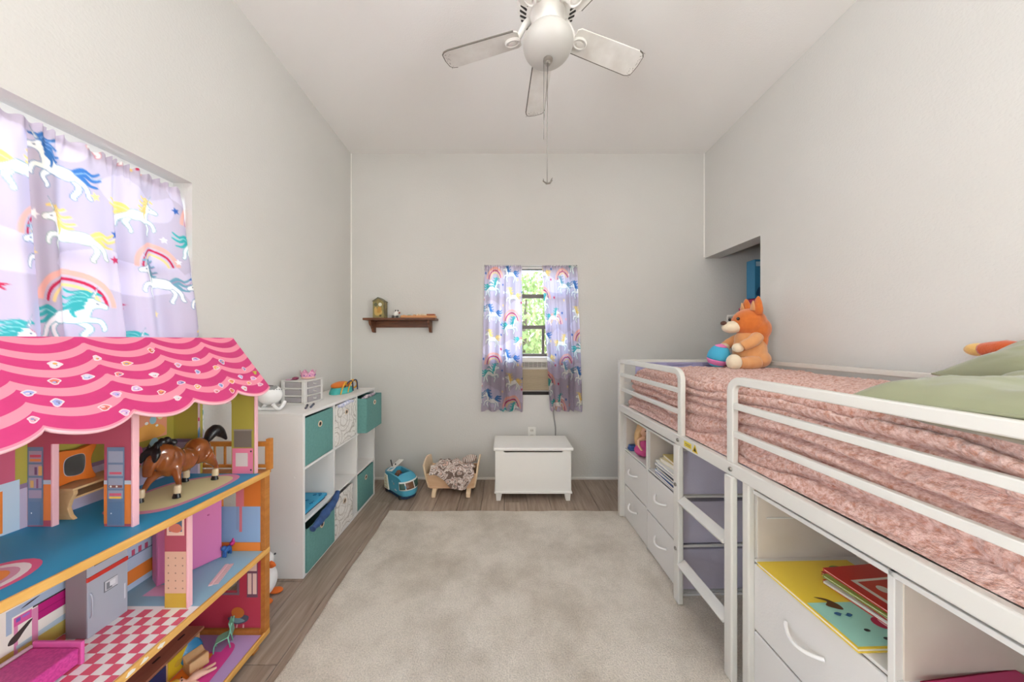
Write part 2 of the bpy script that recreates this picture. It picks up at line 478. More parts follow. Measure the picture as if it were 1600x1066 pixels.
# ---------------------------------------------------------------- outside, seen through the back window
pav = mat('pavement', 'b9b2a8', .9, var=(.6, '9d968c'))
mb = MB(); mb.bb(-14, 14, YB + WT, 26, -.5, -.4); struct(mb.build('ground', pav))
leaf_ms = [mat('leaf_green', 'a9bd74', .7, var=(3, '86a052')), mat('leaf_yellow_green', 'b9c579', .7, var=(3, '94a858')), mat('leaf_dark_green', '7d9658', .7, var=(3, '5c7340'))]
bark = mat('bark', '6b5a4a', .9, bump=(20, .6, .02))
def tree(loc, h, r, k, label, n=1500, seed=0):
    rd = random.Random(seed)
    t = thing('garden_tree', label, 'tree', loc, group='trees outside the window')
    mb = MB(); mb.tube([(0, 0, 0), (.05, 0, h * .3), (0, .05, h * .6), (.05, 0, h * .85)], [.14, .11, .08, .03], 8)
    mb.build('trunk', bark, t, smooth=1)
    mb = MB()
    for _ in range(n):
        a, b = rd.uniform(0, 2 * PI), math.acos(rd.uniform(-1, 1)); q = r * rd.uniform(.45, 1.0) ** .6
        c = Vector((q * math.sin(b) * math.cos(a), q * math.sin(b) * math.sin(a), h * .68 + q * math.cos(b) * h * .36 / r * 1.1))
        R = Euler((rd.uniform(0, 6), rd.uniform(0, 6), rd.uniform(0, 6))).to_matrix(); s_ = rd.uniform(.06, .13)
        mb.add([c + R @ Vector(p) * s_ for p in ((-1, 0, 0), (0, -.5, .1), (1, 0, 0), (0, .5, .1))], [(0, 1, 2, 3)])
    o = mb.build('foliage', leaf_ms[k], t); o['kind'] = 'stuff'
tree((.6, 9.0, -.4), 3.5, 1.3, 0, 'green leafy tree straight behind the window', 2600, 1)
tree((-.6, 13.5, -.4), 4.4, 1.7, 1, 'pale yellow-green tree behind the leafy one outside', 2600, 2)
tree((3.6, 14, -.4), 5.6, 1.9, 2, 'tall dark tree standing farthest off outside', 2200, 3)
stone_m = mat('garden_stone', 'a08f80', .9, bump=(12, .6, .03), var=(4, '7d6c60'))
wallo = thing('garden_wall', 'low tan stone garden wall outside the window', 'wall', (.9, 7.6, -.4))
rd = random.Random(4)
for j in range(4):
    for i in range(7):
        mb = MB(); w = .38
        mb.box((0, 0, 0), (w - .02, .28, .20)); o = mb.build('stone', stone_m, wallo, bevel=.03)
        o.location = (-1.2 + i * w + (j % 2) * .19, rd.uniform(-.03, .03), .1 + j * .21)
# ================================================================ low loft bed and the storage under it
BRZ = math.radians(1.5)
BL = Vector((.886, 1.5, 0))
BM = Matrix.Translation(BL) @ Matrix.Rotation(BRZ, 4, 'Z')
def bed_thing(name, label, cat, lx, ly, z, group=None, rz=0):
    p = BM @ Vector((lx, ly, z))
    return thing(name, label, cat, p, BRZ + rz, group)
bed_m = mat('white_bed_metal', 'd6d3cb', .38)
bed = thing('loft_bed', 'white metal low loft bed with ladder and guard rails', 'bed', BL, BRZ)
RT = .0128                                  # top of the rug the bed stands on
BWD = .965; YF, YN = .755, -1.225          # far and near end (local y)
sq = [(1, .45), (1, -.45), (.8, -.62), (-.8, -.62), (-1, -.45), (-1, .45), (-.8, .62), (.8, .62)]
def bar(name, x0, x1, y0, y1, z0, z1, bev=.005):
    z0 = max(z0, RT); mb = MB(); mb.bb(x0, x1, y0, y1, z0, z1); return mb.build(name, bed_m, bed, bevel=bev)
# corner posts
GT = 1.182
bar('post', -.016, .022, YF - .036, YF, 0, GT - .01); bar('post', BWD - .03, BWD, YF - .036, YF, 0, GT - .01)
bar('post', -.016, .022, YN, YN + .036, 0, GT - .01); bar('post', BWD - .03, BWD, YN, YN + .036, 0, GT - .01)
bar('post', -.004, .022, -.405, -.375, 0, .80)
# side rails
bar('side_rail', -.018, .012, YN + .036, YF - .036, .797, .848)
bar('side_rail', BWD - .03, BWD, YN + .036, YF - .036, .797, .848)
bar('end_rail', .022, BWD - .03, YF - .03, YF, .797, .848); bar('end_rail', .022, BWD - .03, YN, YN + .03, .797, .848)
# guard hoops: bent square tube with two bars between
def arc_hoop(ya, yb, x, zt, r=.045, z0=.84):
    """inverted U from (ya, z0) up and over to (yb, z0), ya > yb"""
    p = [(x, ya, z0)]
    for i in range(7):
        a = PI / 2 * i / 6; p.append((x, ya - r + r * math.cos(a), zt - r + r * math.sin(a)))
    for i in range(7):
        a = PI / 2 + PI / 2 * i / 6; p.append((x, yb + r + r * math.cos(a), zt - r + r * math.sin(a)))
    p.append((x, yb, z0)); return p
def flat_hoop(name, path, w, h, closed=False):
    """rectangular section along a path lying in a plane x = const"""
    mb = MB(); P = [Vector(p) for p in path]; m = len(P); vs = []
    for i in range(m):
        t = (P[min(i + 1, m - 1)] - P[max(i - 1, 0)]).normalized()
        nrm = Vector((0, -t.z, t.y))
        for sx, sn in ((-1, -1), (1, -1), (1, 1), (-1, 1)): vs.append(P[i] + Vector((sx * w / 2, 0, 0)) + nrm * sn * h / 2)
    fs = [(i * 4 + q, i * 4 + (q + 1) % 4, i * 4 + 4 + (q + 1) % 4, i * 4 + 4 + q) for i in range(m - 1) for q in range(4)]
    fs += [(3, 2, 1, 0), tuple(range(m * 4 - 4, m * 4))]
    mb.add(vs, fs); return mb.build(name, bed_m, bed, bevel=.004, smooth=.7)
for ya, yb in ((YF - .012, .0), (-.325, YN + .018)):
    h = flat_hoop('guard_hoop', arc_hoop(ya, yb, 0, GT - .015), .024, .032)
    for z in (1.068, .960):
        mb = MB(); mb.bb(-.010, .010, yb + .012, ya - .012, z - .012, z + .012); mb.build('guard_bar', bed_m, bed, bevel=.003)
h = flat_hoop('guard_hoop', arc_hoop(YF - .012, YN + .018, BWD - .02, GT - .015), .024, .028)
mb = MB(); mb.bb(BWD - .03, BWD - .01, YN + .03, YF - .03, 1.01, 1.035); mb.build('guard_bar', bed_m, bed, bevel=.003)
# far and near end: top rail, middle bar and one upright
for yy in (YF - .018, YN + .018):
    bar('end_rail', .022, BWD - .03, yy - .012, yy + .012, GT - .03, GT - .005)
    bar('end_bar', .022, BWD - .03, yy - .008, yy + .008, .99, 1.012)
    bar('end_bar', .52, .545, yy - .008, yy + .008, 1.012, GT - .03)
# platform slats
slat_m = bed_m
for i in range(9):
    y = YN + .12 + i * .215
    bar('slat', .012, BWD - .03, y, y + .06, .80, .815, .002)
# ladder
bar('ladder_post', -.03, -.004, -.022, .022, 0, .80); bar('ladder_post', -.03, -.004, -.357, -.318, 0, .80)
for z in (.222, .535):
    mb = MB(); mb.box((-.016, -.170, z), (.046, .294, .016), (0, math.radians(-30), 0)); mb.build('ladder_rung', bed_m, bed, bevel=.003)
bolt_m = mat('steel_bolt', '9a948c', .3, metal=.9)
for y in (0, -.338):
    for z in (.823, .60, .28):
        if z < .8 and y < -.1: continue
        mb = MB(); mb.lathe([(0, .0), (.009, .0), (.009, .003), (.006, .006), (0, .0065)], n=12, R=Matrix.Rotation(-PI / 2, 3, 'Y'))
        o = mb.build('bolt', bolt_m, bed, smooth=.8); o.location = (-.0305 if z < .8 else -.0185, y, z)
# yellow warning sticker on the side rail
lab = decal('warning_sticker', bed, [('e8d24a', rect(-.105, -.05, .812, .838)), ('d8b820', [(-.15, .808), (-.11, .808), (-.13, .846)]), ('3a3420', [(-.14, .813), (-.12, .813), (-.13, .834)]),
      ('6d6440', rect(-.10, -.058, .826, .829)), ('6d6440', rect(-.10, -.065, .819, .822))], (-.0185, 0, 0), (0, 1, 0), (0, 0, 1), (-1, 0, 0))

# mattress
matt_m = mat('mattress_ticking', 'e9e6e2', .8)
mt = bed_thing('mattress', 'white mattress under the pink blanket', 'mattress', BWD / 2, (YF + YN) / 2, .816)
mb = MB(); mb.bb(-.365, .42, -.94, .94, 0, .25); mb.build('ticking', matt_m, mt, bevel=.03, seg=3)

# blanket: thick ribbed pink fleece, tucked inside the rails
def blanket_mat():
    m = bpy.data.materials.new('pink_fleece'); m.use_nodes = True
    nt = m.node_tree; n = nt.nodes; L = nt.links; b = n['Principled BSDF']
    b.inputs['Roughness'].default_value = .95; b.inputs['Sheen Weight'].default_value = .35; b.inputs['Sheen Roughness'].default_value = .5
    b.inputs['Specular IOR Level'].default_value = .1
    tc = n.new('ShaderNodeTexCoord')
    t1 = n.new('ShaderNodeTexNoise'); t1.inputs['Scale'].default_value = 75; t1.inputs['Detail'].default_value = 6; t1.inputs['Roughness'].default_value = .7
    L.new(tc.outputs['Object'], t1.inputs['Vector'])
    rp = n.new('ShaderNodeValToRGB'); e = rp.color_ramp.elements
    e[0].position = .36; e[1].position = .62; e[0].color = lrgb('b97f68'); e[1].color = lrgb('eac9bf')
    L.new(t1.outputs['Fac'], rp.inputs['Fac']); L.new(rp.outputs['Color'], b.inputs['Base Color'])
    t2 = n.new('ShaderNodeTexNoise'); t2.inputs['Scale'].default_value = 190; t2.inputs['Detail'].default_value = 5
    L.new(tc.outputs['Object'], t2.inputs['Vector'])
    bp = n.new('ShaderNodeBump'); bp.inputs['Strength'].default_value = .9; bp.inputs['Distance'].default_value = .006
    L.new(t2.outputs['Fac'], bp.inputs['Height']); L.new(bp.outputs['Normal'], b.inputs['Normal'])
    return m
fleece = blanket_mat()
def blanket():
    nu, nv = 420, 620               # across, along
    # cross-section path (lx, z) from the wall side over the top and down the front
    raw = [(.93, 1.06), (.928, 1.10), (.90, 1.122), (.80, 1.126), (.6, 1.13), (.4, 1.128), (.2, 1.122), (.12, 1.112), (.080, 1.085), (.070, 1.04), (.068, .98), (.068, .93), (.064, .895), (.040, .865), (.013, .850)]
    pts = np.array(catmull(raw, closed=False, k=20))
    d = np.r_[0, np.cumsum(np.hypot(*np.diff(pts, axis=0).T))]
    s = np.linspace(0, d[-1], nu)
    X = np.interp(s, d, pts[:, 0]); Z = np.interp(s, d, pts[:, 1])
    tx = np.gradient(X, s); tz = np.gradient(Z, s); nx, nz = tz, -tx       # outward normal
    sgn = np.where(nz[60] < 0, -1, 1); nx *= sgn; nz *= sgn
    y = np.linspace(YN + .05, YF - .05, nv)
    Sg, Yg = np.meshgrid(s, y)
    Xg = np.tile(X, (nv, 1)); Zg = np.tile(Z, (nv, 1)); NX = np.tile(nx, (nv, 1)); NZ = np.tile(nz, (nv, 1))
    edge = d[-1] - .36
    side = np.clip((Sg - edge + .05) / .12, 0, 1)
    # long soft folds on the hanging side, wavering along the bed
    wob = .045 * vnoise(Yg * 1.7, Sg * 3, 3) + .02 * vnoise(Yg * 5, Sg * 9, 4)
    ph = (Sg - edge + wob) / .047
    fold = np.abs(np.sin(PI * ph)) ** .62 * (0.75 + .5 * vnoise(Yg * 2.2, ph * .8, 8))
    # fine ribs on the top
    rib = np.abs(np.sin(PI * (Sg + .012 * vnoise(Yg * 3, Sg * 4, 9)) / .034))
    disp = side * .052 * (fold - .5) + (1 - side) * (.007 * rib + .012 * vnoise(Yg * 3, Sg * 3, 5) + .007 * vnoise(Yg * 8, Sg * 8, 6))
    disp += .0045 * vnoise(Yg * 55, Sg * 55, 11) + .0032 * vnoise(Yg * 120, Sg * 120, 12)
    disp += .006 * side * vnoise(Yg * 14, Sg * 22, 13)
    disp *= np.clip((d[-1] - Sg) / .06, .12, 1)
    # rounded ends
    e = np.minimum(y - y[0], y[-1] - y); fall = -.06 * np.exp(-(e / .045) ** 1.5)
    Xg = Xg + NX * disp; Zg = Zg + NZ * disp + fall[:, None] * np.clip(NZ, 0, 1)
    Zg = np.maximum(Zg, .822)
    Xg = np.maximum(Xg, np.where(Zg > .87, .017, .0125))
    P = np.stack([Xg, Yg, Zg], -1)
    o = np_mesh('blanket', P, nu, nv, fleece)
    o.location = BL; o.rotation_euler = (0, 0, BRZ)
    tag(o, 'fluffy ribbed pink fleece blanket covering the loft bed', 'blanket')
blanket()

# lilac cloth hanging inside the far end of the bed
lil_m = mat('lilac_cloth', 'a9a3c4', .85, bump=(120, .3), var=(8, '9a96ba'))
lp = bed_thing('cloth_panel', 'lilac cloth panel hung inside the far end rail of the bed', 'cloth', .10, YF - .045, .84)
mb = MB(); mb.grid(lambda u, v: (u * .80, .006 * math.sin(u * 19), v * .315), 50, 4); mb.build('cloth', lil_m, lp, smooth=1, solid=.004)
mb = MB(); mb.bb(0, .8, -.006, .010, .300, .318); mb.build('hem', lil_m, lp, bevel=.003)

# ---------------------------------------------------------------- storage units under the bed
unit_m = mat('white_laminate', 'dad7d1', .5)
inner_m = mat('beige_board', 'd6cbbd', .75, var=(9, 'cdc1b2'))
fab_m = mat('white_fabric_drawer', 'dcd9d4', .85, bump=(160, .25))
shade_fab_m = mat('shaded_fabric_drawer', 'c4bdcb', .85, bump=(160, .3), var=(5, 'bab3c3'))  # lavender-grey puts the shadow under the bed into the drawer cloth colour
han_m = mat('white_plastic_handle', 'f0eeea', .35)
def handle(parent, y, z, x=-.004, L_=.115):
    mb = MB(); p = []
    for i in range(13):
        t = i / 12; p.append((x - .030 * math.sin(PI * t) ** .8, y + (t - .5) * L_, z - .012 * math.sin(PI * t)))
    mb.tube(p, .0055, 8); return mb.build('handle', han_m, parent, smooth=1)
def storage_unit(name, label, ly0, ly1, group, full, open_side=False, cols=2):
    """two-column unit: open shelf on top, two fabric drawers below in each column; local origin at front near foot"""
    u = bed_thing(name, label, 'storage unit', .014, ly0, 0, group)
    L_ = ly1 - ly0; D = .40; T = .014; H = .775; cw = L_ / cols
    def pn(nm, x0, x1, y0, y1, z0, z1, m=unit_m, b=.002):
        z0 = max(z0, RT); mb = MB(); mb.bb(x0, x1, y0, y1, z0, z1); return mb.build(nm, m, u, bevel=b)
    for k in range(cols + 1):
        y = min(max(k * cw - T / 2, 0), L_ - T)
        if k == 0 and open_side:
            # open metal frame on this side, the drawers' cloth shows
            pn('side_frame', 0, T, y, y + T, 0, H); pn('side_frame', D - T, D, y, y + T, 0, H)
            for z in (.012, .262, .515, H - .02): pn('side_bar', T, D - T, y, y + .008, z, z + .012)
            pn('side_cloth', .02, D - .02, y + .009, y + .012, .53, H - .022, shade_fab_m, 0)
        else:
            pn('side_panel', 0, D, y, y + T, 0, H)
    pn('top_panel', 0, D, T, L_ - T, H - T, H); pn('base_panel', .01, D, T, L_ - T, .014, .024)
    pn('back_panel', D - .006, D, T, L_ - T, .02, H - T, inner_m, 0)
    for c in range(cols):
        ya, yb = c * cw + T * (1 if c == 0 else .5), (c + 1) * cw - T * (1 if c == cols - 1 else .5)
        pn('shelf_board', .006, D - .006, ya, yb, .512, .522)
        pn('shelf_lining', .02, D - .006, yb - .003, yb, .522, H - T, inner_m, 0)
        pn('shelf_lining', .02, D - .006, ya, ya + .003, .522, H - T, inner_m, 0)
        for z0, z1 in ((.026, .258), (.266, .506)):
            dr = MB()
            tilt = .004 if (c + int(z0 * 10)) % 2 else -.002
            dr.bb(tilt, tilt + .012, ya + .003, yb - .003, z0, z1)
            d = dr.build('drawer', fab_m, u, bevel=.004)
            body = MB(); body.bb(.013, D - .03, ya + .006, yb - .006, z0 + .004, z1 - .02)
            body.build('drawer_box', shade_fab_m, d, bevel=.003)
            handle(d, (ya + yb) / 2, (z0 + z1) / 2 + .025)
    return u
UA = storage_unit('storage_unit', 'white storage unit under the far half of the bed with four drawers', .028, .73, 'storage units under the bed', True, open_side=True)
UB = storage_unit('storage_unit', 'white storage unit under the near half of the bed, beside the ladder', -1.19, -.385, 'storage units under the bed', True)
mb = MB(); mb.bb(.05, .155, .7845, .7868, .668, .673); mb.build('slot_strip', unit_m, UB)
# ================================================================ printed curtains
class Canvas:
    """tileable picture painted by outlines; size in metres"""
    def __init__(s, w, h, res, bg):
        s.w, s.h, s.res = w, h, res; s.nx, s.ny = int(round(w / res)), int(round(h / res))
        s.a = np.ones((s.ny, s.nx, 3)) * np.array(hexrgb(bg))
        s.ss = [(-.25, -.25), (.25, -.25), (-.25, .25), (.25, .25)]
    def _paint(s, x0, x1, y0, y1, test, col, al=1.0):
        c = np.array(hexrgb(col))
        i0, i1 = int(math.floor(x0 / s.res)) - 1, int(math.ceil(x1 / s.res)) + 2
        j0, j1 = int(math.floor(y0 / s.res)) - 1, int(math.ceil(y1 / s.res)) + 2
        I, J = np.meshgrid(np.arange(i0, i1), np.arange(j0, j1)); cov = np.zeros(I.shape)
        for dx, dy in s.ss: cov += test((I + .5 + dx) * s.res, (J + .5 + dy) * s.res)
        cov = (cov / len(s.ss) * al)[..., None]
        Im, Jm = I % s.nx, J % s.ny
        s.a[Jm, Im] = s.a[Jm, Im] * (1 - cov) + c * cov
    def poly(s, pts, col, al=1.0):
        P = np.array(pts)
        def test(X, Y):
            ins = np.zeros(X.shape, bool); n = len(P)
            for i in range(n):
                (xa, ya), (xb, yb) = P[i], P[(i + 1) % n]
                if ya == yb: continue
                ins ^= ((ya > Y) != (yb > Y)) & (X < (xb - xa) * (Y - ya) / (yb - ya) + xa)
            return ins.astype(float)
        s._paint(P[:, 0].min(), P[:, 0].max(), P[:, 1].min(), P[:, 1].max(), test, col, al)
    def line(s, pts, w0, w1, col, closed=False, al=1.0):
        P = np.array(pts if not closed else list(pts) + [pts[0]]); m = len(P) - 1
        W_ = [w0 + (w1 - w0) * i / m for i in range(m + 1)]
        r = max(w0, w1)
        def test(X, Y):
            ins = np.zeros(X.shape, bool)
            for i in range(m):
                ax, ay = P[i]; bx, by = P[i + 1]; dx, dy = bx - ax, by - ay; L2 = dx * dx + dy * dy + 1e-12
                t = np.clip(((X - ax) * dx + (Y - ay) * dy) / L2, 0, 1)
                ins |= np.hypot(X - ax - t * dx, Y - ay - t * dy) < (W_[i] + (W_[i + 1] - W_[i]) * t) / 2
            return ins.astype(float)
        s._paint(P[:, 0].min() - r, P[:, 0].max() + r, P[:, 1].min() - r, P[:, 1].max() + r, test, col, al)
    def sample(s, x, y):
        xi = (x / s.res - .5); yi = (y / s.res - .5); i = np.floor(xi).astype(int); j = np.floor(yi).astype(int)
        fx = (xi - i)[..., None]; fy = (yi - j)[..., None]
        g = lambda a, b: s.a[b % s.ny, a % s.nx]
        c = (g(i, j) * (1 - fx) + g(i + 1, j) * fx) * (1 - fy) + (g(i, j + 1) * (1 - fx) + g(i + 1, j + 1) * fx) * fy
        c = c / 255.0
        return np.where(c <= .04045, c / 12.92, ((c + .055) / 1.055) ** 2.4)

UNI_BODY = [(.02, .73), (.06, .775), (.15, .81), (.22, .865), (.255, .93), (.285, .87), (.33, .78), (.40, .655), (.52, .60), (.66, .61), (.77, .585), (.82, .50), (.80, .42), (.72, .395), (.60, .41), (.47, .385), (.36, .40), (.28, .47), (.26, .58), (.225, .675), (.15, .70), (.08, .69), (.035, .69)]
UNI_LEGS = [[(.32, .46), (.15, .45), (.09, .33), (.10, .29)], [(.38, .43), (.27, .31), (.33, .19), (.32, .15)], [(.76, .47), (.86, .31), (.79, .14), (.80, .10)], [(.78, .50), (.95, .36), (.99, .20), (1.02, .17)]]
UNI_MANE = [[(.24, .91), (.30, .97), (.42, .93), (.50, .98)], [(.27, .89), (.36, .88), (.46, .82), (.56, .86)], [(.31, .82), (.40, .78), (.48, .70), (.60, .74)], [(.34, .75), (.42, .70), (.50, .64), (.58, .65)], [(.23, .90), (.18, .96), (.10, .93)], [(.35, .68), (.42, .60), (.40, .50)]]
UNI_TAIL = [[(.80, .56), (.92, .66), (1.06, .62), (1.18, .70)], [(.80, .55), (.94, .58), (1.06, .52), (1.2, .58)], [(.80, .53), (.92, .50), (1.02, .42), (1.14, .42)], [(.80, .54), (.96, .62), (1.10, .56), (1.22, .64)]]
def unicorn(cv, x, y, s, flip, mane, mane2, line='7fb0b4', tilt=0.0, white='f4f2ee', wings=False):
    ct, st = math.cos(tilt), math.sin(tilt)
    def T(p):
        a, b = p[0] - .5, p[1] - .5
        if flip: a = -a
        return (x + s * (a * ct - b * st), y + s * (a * st + b * ct))
    body = [T(p) for p in catmull(UNI_BODY, True, 3)]
    legs = [[T(p) for p in catmull(l, False, 4)] for l in UNI_LEGS]
    for t in UNI_TAIL[:3]: cv.line([T(p) for p in catmull(t, False, 4)], .10 * s, .03 * s, mane)
    for t in UNI_TAIL[3:]: cv.line([T(p) for p in catmull(t, False, 4)], .02 * s, .015 * s, mane2)
    for l in (legs[1], legs[2]): cv.line(l, .115 * s, .07 * s, line)
    for l in (legs[1], legs[2]): cv.line(l, .085 * s, .042 * s, white)
    for l in (legs[0], legs[3]): cv.line(l, .115 * s, .07 * s, line)
    cv.line(body, .03 * s, .03 * s, line, True)
    cv.poly(body, white)
    for l in (legs[0], legs[3]): cv.line(l, .085 * s, .042 * s, white)
    for m in UNI_MANE: cv.line([T(p) for p in catmull(m, False, 4)], .085 * s, .03 * s, mane)
    for m in UNI_MANE[:3]: cv.line([T((p[0] + .02, p[1] - .015)) for p in catmull(m, False, 4)], .016 * s, .012 * s, mane2)
    cv.line([T((.215, .89)), T((.13, 1.10))], .045 * s, .008 * s, '8f9fae')
    cv.line([T((.205, .90)), T((.145, 1.05))], .022 * s, .004 * s, 'e8e6e2')
    cv.line([T((.15, .765)), T((.18, .775))], .02 * s, .02 * s, '5a6a78')
    if wings:
        for q in range(4): cv.line([T(p) for p in catmull([(.45, .55), (.52, .72 - q * .04), (.66 + q * .03, .86 - q * .09), (.80 + q * .03, .84 - q * .10)], False, 4)], .07 * s, .02 * s, mane if q % 2 else white)
def rainbow(cv, x, y, r, a0=.0, a1=PI):
    for k, c in enumerate(('eeb1a2', 'eeb1a2', 'c9b9c6', 'c02a4e', 'c9b9c6', 'f1d08d')):
        rr = r * (1 - k * .085)
        cv.line([(x + rr * math.cos(a0 + (a1 - a0) * i / 24), y + rr * math.sin(a0 + (a1 - a0) * i / 24)) for i in range(25)], r * .09, r * .09, c)
def star(cv, x, y, r, c, a=.3):
    cv.poly([(x + (r if i % 2 == 0 else r * .42) * math.cos(a + i * PI / 5), y + (r if i % 2 == 0 else r * .42) * math.sin(a + i * PI / 5)) for i in range(10)], c)
TILE = .66
cv = Canvas(TILE, TILE, .0017, 'bfb4c4')
def hill(pts, c, al): cv.poly(catmull(pts, True, 6), c, al)
hill([(.00, .52), (.12, .58), (.22, .55), (.34, .60), (.40, .54), (.36, .48), (.2, .47), (.08, .47)], 'd2c8da', .9)
hill([(.30, .18), (.42, .25), (.52, .22), (.62, .27), (.70, .20), (.62, .13), (.46, .12)], 'd2c8da', .9)
hill([(.02, .20), (.10, .24), (.2, .20), (.24, .12), (.14, .08), (.04, .12)], 'cfc6d8', .9)
hill([(.42, .44), (.5, .5), (.6, .46), (.68, .49), (.66, .40), (.5, .38)], 'cfc5d9', .8)
rainbow(cv, .14, .40, .095, .25, PI - .1); rainbow(cv, .48, .53, .09, .1, PI - .3)
rainbow(cv, .34, .07, .095, .05, PI - .15); rainbow(cv, .60, .22, .085, .3, PI)
TE, TE2, BU, BU2, YE, YE2 = '3ea7a6', '8fd0cd', '3f74b4', '8fb0dc', 'eccb77', 'f6e6ae'
unicorn(cv, .125, .335, .165, True, TE, TE2, wings=True)
unicorn(cv, .315, .44, .16, False, BU, BU2, '7c96b4')
unicorn(cv, .47, .585, .15, True, TE, TE2, 'd58a94')
unicorn(cv, .345, .265, .155, False, YE, YE2, '9fb2a8')
unicorn(cv, .115, .60, .15, False, YE, YE2, '9fb0a8')
unicorn(cv, .555, .385, .15, True, YE, YE2, '88a8a8')
unicorn(cv, .335, .035, .16, True, TE, TE2)
unicorn(cv, .60, .17, .16, False, '6f9fb0', 'b58aa6', '8a9fb0')
unicorn(cv, .115, .13, .165, False, BU, BU2, '7f9ab6')
rs = random.Random(5)
for sx, sy, c in ((.22, .52, 'c02a4e'), (.03, .45, '3a63ac'), (.41, .40, 'f0d38f'), (.235, .36, '3a63ac'), (.25, .30, 'f3f0ee'), (.46, .30, '3a63ac'), (.45, .22, 'c8385e'), (.24, .20, 'f0d38f'),
                  (.02, .26, 'f3f0ee'), (.22, .05, '3a63ac'), (.48, .08, 'c02a4e'), (.57, .62, '3a63ac'), (.60, .06, 'f0d38f'), (.37, .56, 'f3f0ee'), (.64, .33, 'f3f0ee'), (.62, .57, 'e8a0a0'), (.22, .63, '3a63ac')):
    star(cv, sx, sy, .012 + rs.random() * .004, c, rs.random() * 2)

PS = 1.22                          # print scale
cloth_m = mat('printed_curtain_cloth', 'c9bfd6', .8, attr='print', transl=.66, bump=(900, .12), spec=.2)
dimmed_m = mat('dimmed_curtain_cloth', 'c9bfd6', .8, attr='print', transl=.26, bump=(900, .12), spec=.2)  # same cloth, less translucent to keep the side curtains from glowing
rod_m = mat('white_rod', 'f0efec', .4)
def curtain(root, axis, sign, top, bot, ztop, zbot, ptop, pbot, full, folds, amp, res, off, seed, squash=False):
    """gathered cloth panel; along the wall from top[0]..top[1] at the rod to bot[0]..bot[1] at the hem; depth ptop -> pbot"""
    w = abs(top[1] - top[0]); H = ztop - zbot
    nu, nv = int(w * full / res), int(H / res)
    u = np.linspace(0, 1, nu); v = np.linspace(0, 1, nv); Ug, Vg = np.meshgrid(u, v)
    rs_ = np.random.default_rng(seed)
    warp = u + .035 * np.sin(2 * PI * (u * 1.7 + rs_.random())) + .02 * np.sin(2 * PI * (u * 3.1 + rs_.random()))
    f = np.sin(2 * PI * folds * warp) + .35 * np.sin(2 * PI * folds * 2.1 * warp + 1.0)
    gather = np.sin(2 * PI * folds * 4.3 * warp) + .5 * np.sin(2 * PI * folds * 7.1 * warp + .5)
    head = np.exp(-((Vg * H) / .05) ** 2)
    A = amp * (.35 + .65 * np.clip(Vg * H / .7, 0, 1) ** .7)
    D = A * f[None, :] * (1 - .6 * head) + .006 * head * gather[None, :]
    D += .004 * vnoise(Ug * 9, Vg * 7, seed)
    if squash:                      # pressed flat behind the dollhouse
        D = D * (1 - .82 * np.clip((1.36 - (ztop - H * Vg)) / .12, 0, 1))
    s1 = np.clip(Vg * 1.25, 0, 1); s1 = s1 * s1 * (3 - 2 * s1)
    dep = ptop + (pbot - ptop) * s1 + sign * (D + amp * .4)
    a = (top[0] + (top[1] - top[0]) * Ug) * (1 - Vg) + (bot[0] + (bot[1] - bot[0]) * Ug) * Vg
    a = a + .25 * amp * np.cos(2 * PI * folds * warp)[None, :] * Vg * .6
    z = ztop - H * Vg + (.006 * np.sin(2 * PI * folds * 4.3 * warp))[None, :] * head - .006 * f[None, :] * Vg
    P = np.stack([a, dep, z], -1) if axis == 'y' else np.stack([dep, a, z], -1)
    col = cv.sample((off[0] + Ug * w * full) / PS, (off[1] - Vg * H) / PS)
    o = np_mesh('cloth', P, nu, nv, dimmed_m if squash else cloth_m, root, col)
    return o
# back window: two panels on a tension rod
rz = 2.012
rt = thing('curtain_rod', 'white tension rod at the top of the back window', 'rod', (.246, YB + .014, rz))
mb = MB(); mb.tube([(-.436, .0, 0), (.436, .0, 0)], .008, 10); mb.build('tube', rod_m, rt, smooth=1)
for sx in (-1, 1):
    mb = MB(); mb.tube([(sx * .425, 0, 0), (sx * .4405, 0, 0)], .012, 12); mb.build('end_cap', rod_m, rt, smooth=1)
c1 = thing('curtain', 'narrow unicorn-print curtain on the window side towards the wooden wall shelf', 'curtain', (0, 0, 0), 0, 'unicorn curtains')
curtain(c1, 'y', -1, (-.190, .160), (-.222, .166), 2.026, .662, YB - .006, YB - .048, 1.55, 4.5, .015, .0042, (.02, .62), 3)
c2 = thing('curtain', 'narrow unicorn-print curtain on the window side towards the bed', 'curtain', (0, 0, 0), 0, 'unicorn curtains')
curtain(c2, 'y', -1, (.352, .683), (.420, .722), 2.026, .662, YB - .006, YB - .048, 1.6, 4.5, .015, .0042, (.43, .40), 5)
# side window: two wide panels
rt = thing('curtain_rod', 'white tension rod above the wide unicorn curtains', 'rod', (XL - .066, .575, 2.004))
mb = MB(); mb.tube([(0, -.82, 0), (0, .82, 0)], .009, 10); mb.build('tube', rod_m, rt, smooth=1)
for sx in (-1, 1):
    mb = MB(); mb.tube([(0, sx * .81, 0), (0, sx * .8248, 0)], .013, 12); mb.build('end_cap', rod_m, rt, smooth=1)
c3 = thing('curtain', 'wide lavender unicorn curtain hanging behind the dollhouse roof, reaching the window corner', 'curtain', (0, 0, 0), 0, 'unicorn curtains')
curtain(c3, 'x', 1, (.935, 1.392), (.930, 1.455), 2.020, .70, XL - .050, XL + .001, 1.30, 3.6, .024, .0034, (.30, .66), 11, True)
c4 = thing('curtain', 'wide lavender unicorn curtain cut off by the picture edge', 'curtain', (0, 0, 0), 0, 'unicorn curtains')
curtain(c4, 'x', 1, (-.245, .985), (-.28, .985), 2.020, .70, XL - .058, XL - .008, 1.18, 6.5, .024, .0042, (.07, .63), 17, True)
